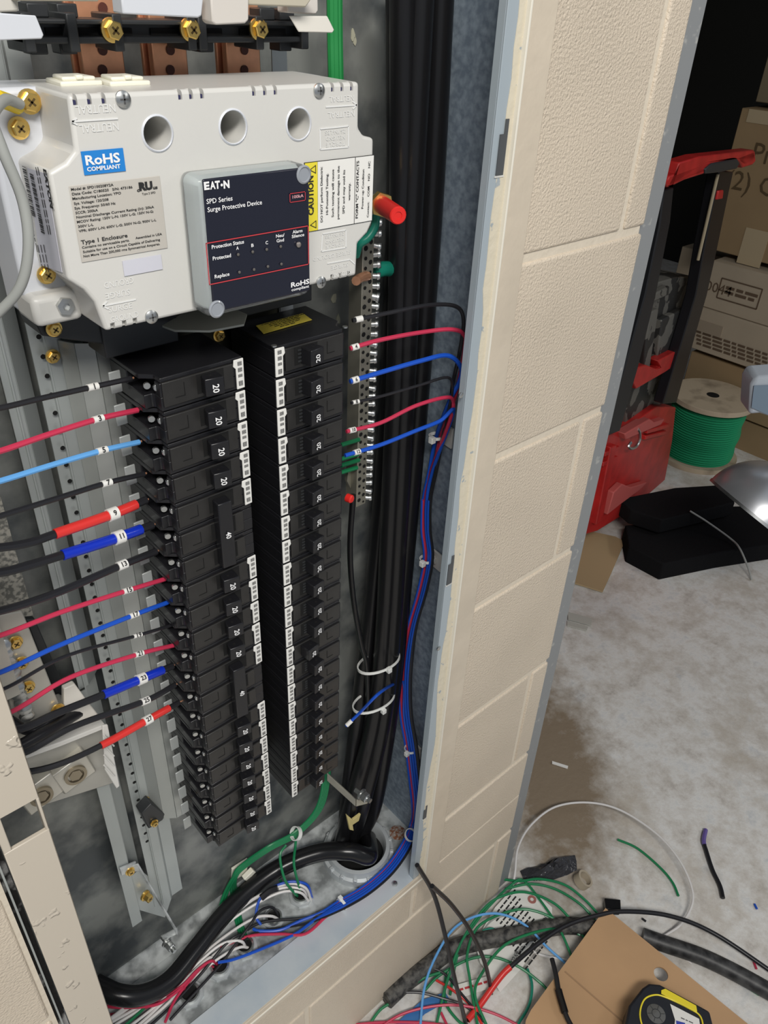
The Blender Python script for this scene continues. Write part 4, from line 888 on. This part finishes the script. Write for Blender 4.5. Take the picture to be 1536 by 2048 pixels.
# ================================================================ FLOOR CLUTTER
def fz(pts,z=.006): return [W(q[0],q[1],z=(q[2] if len(q)>2 else z)) for q in pts]
wire('loose_cable',[W(834,1730,y=-.012),W(868,1790,y=-.03),W(890,1870,y=-.06),W(910,1960,y=-.09),W(935,2060,y=-.12)],.0034,'black','black cable standing up against the sill corner with its cut end uppermost','cable',seg=10)
wire('loose_cable',[W(864,1772,y=-.05),W(905,1812,y=-.06),W(945,1870,y=-.08),W(975,1945,y=-.10),W(992,2060,y=-.13)],.0034,'black','black cable with cut end arching beside the one at the sill corner','cable',seg=10)
wire('loose_cable',fz([(772,2000,.016),(810,1965,.016),(862,1928,.016),(905,1898,.016),(960,1882,.016),(1040,1868,.016),(1120,1852,.016),(1175,1855,.016),(1240,1870,.016)]),.0150,'black','dusty thick black cable lying on the floor near the wall','cable',seg=16,m=dirtyM)
wire('loose_cable',fz([(1285,1872,.016),(1330,1888,.016),(1400,1912,.016),(1470,1945,.016),(1560,1995,.016)]),.0145,'black','thick black cable coming out from under the cardboard to the right','cable',seg=16,m=mat('dusty_cable2',(.065,.065,.065),.45,col2=(.014,.014,.015),vs=60,detail=10,lo=.36,hi=.66))
o,P=wire('loose_cable',fz([(935,2040,.01),(960,2010,.012),(1000,1955,.03),(1025,1930,.04),(1075,1888,.045),(1130,1852,.045),(1190,1832,.04),(1250,1823,.035),(1340,1832,.03),(1430,1868,.02),(1560,1955,.01)]),.0040,'black','slim black cable with a red sleeve arching over the floor','cable',seg=10)
B().tube(P[:24],.0052,10).build('red_sleeve',WC['tred'],o)
wire('loose_wire',fz([(1025,1775,.01),(1030,1745,.02),(1036,1695,.03),(1062,1650,.03),(1110,1614,.03),(1175,1605,.03),(1240,1620,.03),(1310,1665,.03),(1355,1715,.03),(1380,1765,.025),(1385,1805,.02),(1365,1845,.015),(1335,1868,.01),(1303,1885,.008)]),.0022,'white','long white wire looping wide over the concrete floor','wire',n=8)
wire('loose_wire',fz([(1060,1900),(1090,1912),(1140,1920)]),.002,'white','short white wire beside the white paper tag','wire')
GL=[([(1000,1758,.01),(1040,1762,.02),(1080,1758,.03),(1130,1770,.03),(1170,1800,.02),(1200,1832,.01)],'green','uppermost green wire of the coil on the floor'),
 ([(1010,1778,.01),(1060,1768,.02),(1110,1778,.02),(1160,1808,.02),(1190,1840,.01)],'green','second green wire of the floor coil, by the black film'),
 ([(870,2060,.005),(895,1960,.02),(925,1880,.03),(970,1815,.035),(1010,1790,.03),(1055,1785,.03),(1110,1808,.03),(1150,1850,.02),(1175,1885,.01)],'green','wide green loop arching behind the paper tag'),
 ([(900,1990,.01),(918,1900,.02),(955,1840,.03),(990,1800,.03),(1020,1772,.02),(1045,1760,.02),(1080,1800,.02),(1120,1860,.02),(1150,1930,.01)],'green','green loop crossing over the top of the paper tag'),
 ([(955,2050,.01),(940,1960,.02),(935,1905,.03),(960,1850,.03),(1030,1820,.03),(1080,1825,.03),(1130,1850,.02),(1160,1870,.015)],'green','green loop over the middle of the paper tag'),
 ([(850,1980,.01),(880,1950,.015),(940,1918,.02),(990,1915,.02),(1040,1935,.02),(1080,1965,.01),(1100,1985,.008)],'green','low green arc between the red sleeve and the wall'),
 ([(975,2055,.01),(950,1990,.02),(965,1945,.025),(1010,1890,.03),(1080,1862,.03),(1140,1856,.02),(1172,1868,.01)],'green','green arc over the dusty cable'),
 ([(735,2055,.005),(760,2020,.01),(790,2000,.012),(840,1960,.02),(880,1945,.02)],'green','green wire end lying beside the dusty cable end'),
 ([(893,1940,.01),(890,2000,.01),(915,2040,.01),(945,2060,.01)],'green','green wire running down out of the picture'),
 ([(1055,1938,.01),(1064,1970,.012),(1058,2010,.01),(1035,2050,.008)],'teal','short teal wire curling beside the cardboard'),
 ([(965,1862,.02),(985,1858,.02),(1010,1872,.012)],'teal','tiny teal wire piece over the tag'),
 ([(840,2060,.01),(848,1980,.02),(868,1920,.03),(905,1860,.04),(950,1833,.04),(1000,1828,.04),(1050,1850,.03),(1095,1895,.02),(1135,1930,.01)],'lblue','light blue wire arching over the floor coil'),
 ([(680,2065,.005),(705,2010,.015),(735,1965,.02),(780,1940,.025),(835,1934,.025),(885,1945,.02),(925,1990,.015),(965,2040,.01)],'black','thin black wire arching against the block wall'),
 ([(675,2070,.005),(720,2015,.012),(775,1990,.015),(835,1985,.018),(890,1998,.015),(930,2012,.01),(970,2045,.008)],'black','black printed wire below the thin arching one'),
 ([(740,2070,.008),(800,2030,.012),(870,2012,.015),(930,2012,.015),(990,2028,.01),(1045,2055,.008)],'red','pink-red wire arching low at the bottom edge'),
 ([(690,2052,.008),(760,2045,.008),(850,2046,.01),(920,2056,.01)],'red','pink-red wire lying almost flat at the bottom edge'),
 ([(872,1960,.012),(905,1980,.015),(940,2010,.01),(965,2050,.01)],'tred','red wire stub crossing under the standing black cables'),
 ([(882,2025,.008),(895,2052,.006)],'red','tiny red wire piece at the bottom edge'),
 ([(1235,1679),(1275,1697),(1320,1735),(1345,1765),(1357,1792)],'green','lone curved green wire offcut on the bare concrete'),
 ([(960,1868,.008),(985,1840,.01),(1010,1830,.012)],'grey','brown and grey wire stub beside the paper tag')]
for p,c,lab in GL: wire('loose_wire',fz(p),.0024 if c in('green','teal') else .0022,c,lab,'wire','loose wires piled on the floor',n=8)
o,P=wire('cable_stub',fz([(1411,1660),(1407,1682),(1412,1700),(1425,1740),(1440,1772),(1446,1796)],.005),.0042,'black','black cable offcut with purple wires at one end on the concrete','cable offcut',n=8)
B().tube([p+Vector((0,0,.001)) for p in P[:13]],.0045,8).build('purple_conductor',mat('wire_purple',(.14,.10,.32),.4),o)
for q,c,lab in (([(1509,1808),(1514,1818)],'blue','small blue wire chip on the concrete'),([(1372,1918),(1384,1928)],'white','pale splinter on the concrete below the thick cable'),([(1507,1922),(1513,1938)],'red','dark red splinter by the right edge'),([(1502,1980),(1518,1990)],'green','tiny green offcut near the bottom right'),([(1284,1837),(1292,1843)],'black','tiny black chip beside the arching black cable')):
    wire('wire_chip',fz(q,.003),.002,c,lab,'debris')
# paper tag
tg=thing('paper_tag','white shipping tag with a red-rimmed hole lying on the floor by the wall','paper tag',W(1050,1850,z=.012))
B().hull(fz([(1036,1765),(1052,1768),(1104,1815),(1104,1832),(1082,1868),(1045,1935),(1000,1985),(985,1960),(960,1925),(950,1885),(990,1815)],.010),(0,0,.0006)).build('card',paperM,tg)
B().tor(W(1064,1799,z=.0112),(0,0,1),[(.0035,0),(.0080,0),(.0080,.0006),(.0035,.0006)],20).build('hole_reinforcement',mat('tag_ring',(.42,.16,.14),.5),tg)
b=B(); 
def ftext(b,s_,px,py,size,q2,z=.0113):
    c=W(px,py,z=z); d=(W(*q2,z=z)-c).normalized(); u=Vector((0,0,1)).cross(d); b.text(s_,c,size,right=d,up=u,bold=.015)
rows=['~'*20,'~'*16,'~'*19,'~'*16,'~'*15,'~'*18,'~'*17]
for k in range(13): ftext(b,rows[k%7],1010+k*5.5-(k>6)*1,1805+k*8.5,.0062,(1010+k*5.5-40,1805+k*8.5+50))
ftext(b,'NEUTRAL',1084,1848,.0075,(1054,1911)); ftext(b,'CTIVE DEVICE',1036,1912,.0065,(1006,1975)); ftext(b,'PLY CONDUC',1024,1922,.0065,(994,1985)); b.build('printed_text',inkM,tg,smooth=0)
t2=thing('paper_tag','small white printed slip with red print beside the wire pile','paper slip',W(950,1970,z=.008))
B().hull(fz([(895,1975),(990,1948),(1005,1968),(925,1995)],.008),(0,0,.0005)).build('card',paperM,t2)
b=B(); ftext(b,'~'*11,945,1972,.008,(985,1960),z=.0092); b.build('printed_text',redInk,t2,smooth=0)
tag(B().hull(fz([(800,2040),(845,2000),(890,1985),(900,2000),(850,2028),(815,2060),(780,2070)],.006),(0,0,.001)).build('blue_wrapper',mat('blue_film',(.05,.18,.45),.35)),'strip of blue plastic wrapper under the wires','wrapper')
def lump(pts,zs,m,name,lab,cat):
    P=[W(*q,z=.002) for q in pts]; c=sum(P,Vector())/len(P); vs=list(P); n=len(P); rings=4; random.seed(len(pts))
    V=list(P); F=[]
    for r in range(1,rings):
        for p in P:
            q=p.lerp(c,r/rings); V.append(q+Vector((random.uniform(-.003,.003),random.uniform(-.003,.003),zs*math.sin(r/rings*PI*.5)*random.uniform(.5,1.3))))
    V.append(c+Vector((0,0,zs)))
    for r in range(rings-1):
        for i in range(n): j=(i+1)%n; F.append((r*n+i,r*n+j,(r+1)*n+j,(r+1)*n+i))
    for i in range(n): F.append(((rings-1)*n+i,(rings-1)*n+(i+1)%n,len(V)-1))
    F.append(tuple(range(n))[::-1])
    return tag(B().add(V,F).build(name,m,smooth=25),lab,cat)
lump([(1040,1742),(1058,1735),(1085,1735),(1110,1720),(1128,1712),(1150,1710),(1153,1722),(1154,1740),(1135,1750),(1105,1760),(1070,1762),(1048,1760)],.022,filmM,'plastic_scrap','crumpled black plastic film scrap near the wall end','scrap')
tp=W(1164,1766,z=.0); n=Vector((.35,-.35,.85)).normalized()
tag(B().tor(tp+Vector((0,0,.010)),n,[(.0125,-.008),(.0165,-.008),(.0165,.008),(.0125,.008)],28).build('tape_core',mat('tape_core',(.42,.36,.27),.6)),'empty tan tape roll core lying on the floor','tape core')
tag(B().hull([W(*q,z=.02) for q in ((1209,1796),(1241,1799),(1242,1820),(1212,1818))],(0,0,-.018)).build('black_tape_piece',blackR,bev=.001),'square piece of black tape at the corner of the cardboard','tape')
# cardboard sheet
cs=thing('cardboard_sheet','flat brown cardboard sheet with a round hole at the bottom of the floor','cardboard',W(1280,1960,z=.035))
zc=.038
A=[(1211,1816),(1560,2100),(1560,2300),(1010,2300),(1052,2040),(1062,2020)]
panel=B().hull([W(*q,z=zc) for q in A],(0,0,-.003)).build('panel',cardM,cs); hp=W(1322,1948,z=zc); cut(panel,[B().cyl(hp-Vector((0,0,.02)),hp+Vector((0,0,.02)),.0118,32).build('c',cardM)])
b=B().hull([W(*q,z=zc+.0004) for q in ((1129,1944),(1131,1942),(1330,2115),(1327,2117))],(0,0,.0003)); b.build('crease',mat('crease_brown',(.36,.22,.12),.7),cs)
# legs of foam under cardboard so it rests (folded flap)
B().box(W(1330,2110,z=.0)-Vector((.05,.05,0)),W(1330,2110,z=.0)+Vector((.05,.05,zc-.0035))).build('folded_flap',cardM,cs)
# tape tool
tt=thing('tape_cartridge','black and yellow tool cartridge with round clear window lying on the cardboard','tool',W(1340,2020,z=zc))
zt_=zc+.045
def at(pts,z): return [W(*q,z=z) for q in pts]
out=[(1258,2010),(1285,1975),(1298,1966),(1320,1968),(1398,2010),(1420,2022),(1432,2070),(1425,2140),(1240,2140),(1250,2050)]
lo_=[p.copy() for p in at(out,zt_)]
B().hull(lo_,(0,0,-(zt_-zc))).build('housing',mat('tool_black',(.016,.018,.024),.45,bump=.2,bs=80),tt,bev=.004,seg=3)
rim=smooth([*at([(1290,2070),(1280,2030),(1288,2000),(1308,1990),(1330,1994),(1375,2015),(1402,2035),(1408,2080)],zt_+.0006)],6)
B().tube(rim,.0013,8).build('yellow_rim',mat('tool_yellow',(.85,.70,.04),.4),tt)
B().hull(at([(1322,1981),(1330,1978),(1392,2012),(1394,2024),(1386,2022),(1322,1988)],zt_+.0008),(0,0,.002)).build('yellow_bar',mat('tool_yellow',(.85,.70,.04),.4),tt,bev=.0006)
B().hull(at([(1340,2008),(1398,2038),(1403,2075),(1400,2140),(1340,2140),(1350,2040)],zt_+.0004),(0,0,.0006)).build('paper_label',paperM,tt)
c=W(1312,2028,z=zt_); B().ring(c+Vector((0,0,.0002)),(0,0,1),[(.0145,0),(.0145,.001),(.013,.0014)],28).build('window',mat('smoky_window',(.12,.12,.115),.15,coat=.5),tt)
B().tor(c+Vector((0,0,.0012)),(0,0,1),[(.0062,0),(.0070,0),(.0070,.0008),(.0062,.0008)],24).build('hub',charM,tt)
b=B()
for k in range(6):
    a=2*PI*k/6+.3; d=Vector((math.cos(a),math.sin(a),0)); b.obox(c+d*.010+Vector((0,0,.0016)),d*.0035,d.cross(Vector((0,0,1)))*.0003,(0,0,.0003))
b.build('spoke',charM,tt)
b=B(); ftext(b,'~'*7,1372,2040,.004,(1390,2048),z=zt_+.0012); ftext(b,'3/4"',1392,2052,.004,(1400,2056),z=zt_+.0012); b.build('printed_text',mat('soft_ink',(.12,.12,.12),.6),tt,smooth=0)
b=B().hull(at([(1352,2041),(1370,2046),(1372,2060),(1354,2060)],zt_+.0011),(0,0,.0002)); b.build('blue_mark',mat('blue_mark',(.05,.07,.4),.5),tt)
# dark cable stub on cardboard
o,_=wire('cable_stub',fz([(1104,1918,.04),(1112,1950,.044),(1118,1985,.046),(1124,2005,.046),(1134,2035,.046),(1150,2065,.046)]),.0042,'black','black cable offcut with tape lying over the cardboard edge','cable offcut')
B().tube(smooth(fz([(1117,1980,.046),(1121,1995,.046),(1130,2025,.046)])),.0062,8).build('tape_wrap',blackR,o)
# small debris further up the floor
tag(B().hull(fz([(1135,1225),(1184,1238),(1182,1252),(1136,1240)],.004),(0,0,.003)).hull(fz([(1134,1243),(1176,1255),(1173,1262),(1134,1252)],.002),(0,0,.003)).build('metal_strip',mat('strip_grey',(.50,.50,.45),.5)),'pale grey metal strips lying on the floor beside the wall end','scrap')
tag(B().hull(fz([(1104,1523),(1136,1533),(1135,1538),(1104,1528)],.002),(0,0,.002)).build('tape_shred',paperM),'small pale printed shred on the brown stained floor','scrap')
# cardboard piece under the cart
tag(B().hull(fz([(1130,1165),(1160,1060),(1230,1075),(1249,1085),(1222,1148),(1205,1185),(1150,1168)],.004),(0,0,.004)).build('cardboard_piece',mat('card_piece',(.46,.34,.19),.7)),'tan cardboard piece on the floor by the tool cart wheel','cardboard')
# ================================================================ BACKGROUND : TOOL CART
base=W(1175,1125,z=0); vp=(ray(2185,100)); cdv=Vector((vp.x,vp.y,0)).normalized(); cn=Vector((-cdv.y,cdv.x,0))
if cn.dot(base-CAM)<0: cn=-cn       # cn points away from camera
def cp(px,py,d=0): return WP(px,py,base+cn*d,cn)
def cslab(pts,depth,m,name,parent,d=0,bev=.003): return B().hull([cp(*q,d) for q in pts],cn*depth).build(name,m,parent,bev=bev)
ct=thing('tool_cart','rolling tool box stack with a red lower case and black telescopic handle','tool cart',base)
cslab([(1180,900),(1212,868),(1246,862),(1290,830),(1315,812),(1352,815),(1345,880),(1330,960),(1262,1020),(1195,1062),(1150,1075)],.25,redP,'lower_case',ct)
# mouldings on lower case
for pts in ([(1212,905),(1240,892),(1238,900),(1210,914)],[(1208,925),(1236,912),(1234,920),(1206,934)],[(1296,860),(1340,848),(1338,856),(1294,868)],[(1292,872),(1334,862),(1333,869),(1290,880)]): cslab(pts,.02,redP,'moulding',ct,d=-.012,bev=.002)
cslab([(1222,895),(1234,890),(1206,1040),(1192,1050)],.02,redP,'moulding',ct,d=-.014,bev=.003)
cslab([(1250,868),(1300,838),(1310,845),(1330,838),(1322,850),(1270,872),(1252,880)],.03,mat('red_dusty',(.50,.10,.09),.55),'lid_lip',ct,d=-.02)
cslab([(1228,985),(1245,968),(1262,975),(1295,965),(1278,982),(1240,1010),(1215,1030)],.02,mat('red_dusty',(.50,.10,.09),.55),'foot_ledge',ct,d=-.02)
hk=[cp(*q,-.02) for q in ((1262,885),(1257,893),(1263,897),(1272,893),(1279,880),(1279,866),(1276,858))]
B().tube(smooth(hk),.0045,8).build('bail_hook',chromeM,ct)
cslab([(1285,588),(1300,570),(1350,555),(1388,553),(1372,645),(1340,800),(1318,812),(1250,850),(1255,800)],.22,dustP,'upper_case',ct,d=.02)
for pts in ([(1305,590),(1340,572),(1338,590),(1303,606)],[(1325,640),(1372,615),(1350,710),(1312,728)],[(1300,625),(1318,617),(1300,735),(1285,745)]): cslab(pts,.02,dustP,'case_panel',ct,d=.0,bev=.004)
cslab([(1250,735),(1276,735),(1292,730),(1313,738),(1322,735),(1316,722),(1350,704),(1366,708),(1364,722),(1330,745),(1273,778)],.03,redP,'latch',ct,d=-.02)
cslab([(1440,340),(1467,344),(1458,384),(1434,500),(1414,590),(1389,677),(1353,806),(1326,808),(1366,677),(1392,590),(1408,502)],.03,mat('handle_black',(.007,.007,.009),.35),'handle_post',ct,d=-.03)
cslab([(1328,380),(1348,375),(1341,443),(1312,590),(1276,736),(1240,862),(1206,876),(1250,736),(1291,590),(1320,450)],.03,mat('handle_black2',(.012,.013,.016),.4),'handle_post',ct,d=-.03)
B().tube([cp(1436,348,-.028),cp(1396,520,-.028)],.004,8).build('pull_rod',mat('tan_rod',(.36,.30,.20),.5),ct)
cslab([(1310,345),(1336,360),(1340,352),(1400,330),(1410,322),(1475,315),(1510,302),(1512,322),(1505,330),(1485,336),(1478,320),(1465,318),(1418,330),(1408,345),(1380,355),(1345,372),(1336,375)],.04,redP,'handle_grip',ct,d=-.045)
cslab([(1335,372),(1345,372),(1360,325),(1400,313),(1508,300),(1512,322),(1488,330),(1470,318),(1440,322),(1415,333),(1408,348),(1370,360),(1338,372)],.035,redP,'handle_grip',ct,d=-.045)
cslab([(1412,338),(1425,327),(1475,318),(1480,326),(1474,338),(1440,345),(1412,348)],.04,charM,'grip_pad',ct,d=-.05)
cslab([(1438,382),(1448,380),(1446,398),(1434,400)],.01,redP,'release_button',ct,d=-.035)
for q,r in (((1180,1100),.075),((1345,935),.075)):
    p=cp(*q,.06); wv=cdv; 
    wh=B().ring(p-wv*.02,wv,[(r*.55,0),(r,.006),(r,.04),(r*.55,.046)],24).build('wheel',tireM,ct)
# ================================================================ WIRE SPOOL
sb=W(1405,952,z=0); sp=thing('wire_spool','plywood spool wound with bright green wire standing behind the tool cart','wire spool',(sb.x,sb.y,0))
def heightat(px,py,x,y):   # height of the ray above ground point distance
    d=ray(px,py); k=(Vector((x,y,0))-Vector((CAM.x,CAM.y,0))).length/math.hypot(d.x,d.y); return CAM.z+d.z*k
sc=W(1408,905,z=.02); sx0,sy0=sc.x,sc.y; ht=heightat(1425,790,sx0,sy0); 
sr=(W(1352,800,z=ht)-W(1500,790,z=ht)).length/2*.98
cspx=W(1426,790,z=ht); sx0,sy0=cspx.x,cspx.y
sp.location=(sx0,sy0,0)
rr=sr*.82
B().ring((sx0,sy0,0),(0,0,1),[(sr,0),(sr,.018)],48).build('flange',woodM,sp,bev=.001)
B().ring((sx0,sy0,ht-.018),(0,0,1),[(sr,0),(sr,.018)],48).build('flange',woodM,sp,bev=.001)
B().ring((sx0,sy0,ht),(0,0,1),[(.022,0),(.022,.0006)],20).build('arbor_hole',holeM,sp)
pr_=[]; n=24; H0,H1=.018,ht-.019
for i in range(n):
    for j in range(4):
        t=(i+j/4)/n; pr_.append((rr*(1+.03*math.sin(t*3)+.02*math.sin(t*17))+.0050*math.sin(j/4*PI*2),H0+(H1-H0)*t))
B().ring((sx0,sy0,0),(0,0,1),pr_,64).build('wound_wire',WC['bgreen'],sp,smooth=25)
# ================================================================ BLACK FOAM PADS
tp_=[(1236,1000,.10),(1270,992,.10),(1400,972,.10),(1461,970,.10),(1462,1006,.09),(1326,1032,.09),(1260,1022,.095)]
def pad(top,zt,zb,lab):
    P=[W(a,b_,z=zt) for a,b_ in top]; return tag(B().hull(P,(0,0,zb-zt)).build('foam_pad',foamM,bev=.004),lab,'foam pad','black foam pads by the cart')
pad([(1236,998),(1350,975),(1461,968),(1470,1005),(1325,1040),(1262,1020)],.125,.075,'upper black foam pad lying beside the green wire spool')
pad([(1250,1050),(1330,1046),(1465,1012),(1560,1010),(1570,1085),(1440,1105),(1327,1128),(1258,1092)],.060,.0,'lower larger black foam pad on the floor below the other one')
wire('tie_wire',[W(1380,1022,z=.131),W(1415,1044,z=.105),W(1462,1078,z=.075),W(1480,1098,z=.068),W(1496,1135,z=.03),W(1503,1160,z=.004)],.0028,'grey','thin grey wire trailing off the foam pads onto the floor','wire')
# ================================================================ DOME LAMP
ds=W(1550,1060,z=.0); dd=1.62
def fd(px,py,dist):
    d=ray(px,py); return CAM+d*(dist/math.hypot(d.x,d.y))
dc=fd(1512,1030,1.80); dr=(fd(1424,962,1.80)-dc).length*1.02
dl=thing('dome_lamp','shiny brushed metal dome reflector tipped over at the right edge of the floor','lamp',(dc.x,dc.y,0))
ax=(UP*.79+RT*.62-FW*.32).normalized()
prf=[(.02,dr*.98)]+[(dr*math.sin(t),dr*.98*math.cos(t)) for t in [PI*.5*i/14 for i in range(1,15)]]+[(dr*.97,0),(dr*.8,dr*.4),(dr*.5,dr*.75)]
B().ring(dc,ax,prf,48).build('reflector',mirM,dl)
B().tor(dc,ax,[(dr*.985,-.004),(dr*1.01,-.004),(dr*1.01,.003),(dr*.985,.003)],48).build('rim',chromeM,dl)
B().cyl(dc+ax*dr*.9,fd(1560,850,1.90),.020,16).build('stem',charM,dl)
hb=[fd(*q,1.86) for q in ((1498,830),(1502,770),(1512,754),(1600,748),(1620,860),(1520,828))]
wb_=B().hull(hb,Vector((.05,.05,0))).build('lamp_box',mat('cool_box',(.62,.68,.75),.4),dl,bev=.008,seg=3)
B().hull([fd(*q,1.855) for q in ((1503,815),(1508,772),(1560,770),(1560,840))],Vector((.002,.002,0))).build('label_patch',mat('blue_patch',(.25,.33,.42),.5),dl)
# ================================================================ CARDBOARD BOXES (faces parallel to the side wall)
def cbox(pts_top_left,pts_bot_left,pyr,lab,m,xf,w_=.5,tape=None,marks=None):
    """front face lies in plane x=xf; left edge through the two pixels, extends to -y (towards right of view)"""
    a=W(*pts_top_left,x=xf); c=W(*pts_bot_left,x=xf)
    y0=(a.y+c.y)/2; t=thing('cardboard_box',lab,'box',(xf+.15,y0-w_/2,c.z),'cardboard boxes stacked in the dark room')
    B().box((xf,y0-w_,c.z),(xf+.35,y0,a.z)).build('carton',m,t,bev=.003)
    return t,y0,a.z,c.z
XFb=2.05
t,y0,z1,z0=cbox((1466,213),(1426,500),0,'large brown cardboard box with handwritten marks on top of the stack',boxM,XFb,.7)
def bmark(b,s_,px,py,size,xf=XFb): b.text(s_,W(px,py,x=xf-.003),size,right=(0,-1,0),up=(0,0,1))
b=B(); bmark(b,'(2) C',1500,368,.085); bmark(b,'Pn',1528,310,.085); b.build('handwriting',mat('marker_ink',(.10,.065,.03),.7),t,smooth=0)
B().box((XFb-.002,W(1500,215,x=XFb).y-.3,W(1500,245,x=XFb).z),(XFb,W(1500,215,x=XFb).y,z1)).build('tape',mat('old_tape',(.46,.37,.24),.5),t)
B().box((XFb-.002,W(1518,500,x=XFb).y-.02,z0-.02),(XFb,W(1480,500,x=XFb).y,z0+.10)).build('tape',mat('old_tape',(.46,.37,.24),.5),t)
t,y0,z1,z0=cbox((1424,520),(1402,612),0,'pale cardboard box with a printed stamp under the big brown box',boxL,XFb-.04,.75)
b=B(); bmark(b,'0044',1437,578,.050,XFb-.04); bmark(b,'~'*8,1478,582,.022,XFb-.04); bmark(b,'~'*9,1478,592,.022,XFb-.04)
p=W(1478,587,x=XFb-.043)
for s_ in (-1,1): b.box((p.x,p.y-.075,p.z+s_*.035-.002),(p.x+.001,p.y+.075,p.z+s_*.035+.002)); b.box((p.x,p.y+s_*.075-.002,p.z-.035),(p.x+.001,p.y+s_*.075+.002,p.z+.035))
b.build('printed_text',mat('box_ink',(.12,.08,.05),.7),t,smooth=0)
t,y0,z1,z0=cbox((1400,614),(1380,695),0,'pale cardboard box with a block of small print, third from the top',boxL,XFb-.05,.60)
b=B()
for k in range(4): bmark(b,'~'*31,1470,688+k*8,.018,XFb-.05)
b.build('printed_text',mat('box_ink',(.12,.08,.05),.7),t,smooth=0)
B().box((XFb-.053,W(1445,660,x=XFb-.05).y,W(1420,672,x=XFb-.05).z),(XFb-.05,W(1398,645,x=XFb-.05).y,W(1420,645,x=XFb-.05).z)).build('shipping_label',mat('ship_label',(.33,.27,.2),.6),t)
t,y0,z1,z0=cbox((1376,700),(1366,790),0,'brown cardboard box partly behind the green wire spool',boxM,XFb-.03,.55)
t,y0,z1,z0=cbox((1375,795),(1366,870),0,'lowest brown cardboard box behind the green wire spool',boxM,XFb-.01,.55)
t,y0,z1,z0=cbox((1362,492),(1345,580),0,'small pale box glimpsed between the cart handle posts',boxL,XFb+.25,.22)
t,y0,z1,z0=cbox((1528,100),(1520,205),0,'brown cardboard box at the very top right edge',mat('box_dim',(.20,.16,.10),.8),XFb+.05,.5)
tag(B().box((1.62,-.02,0),(1.66,.08,.30)).build('wall_board',boxL),'pale board standing at the right edge beside the dome','board')
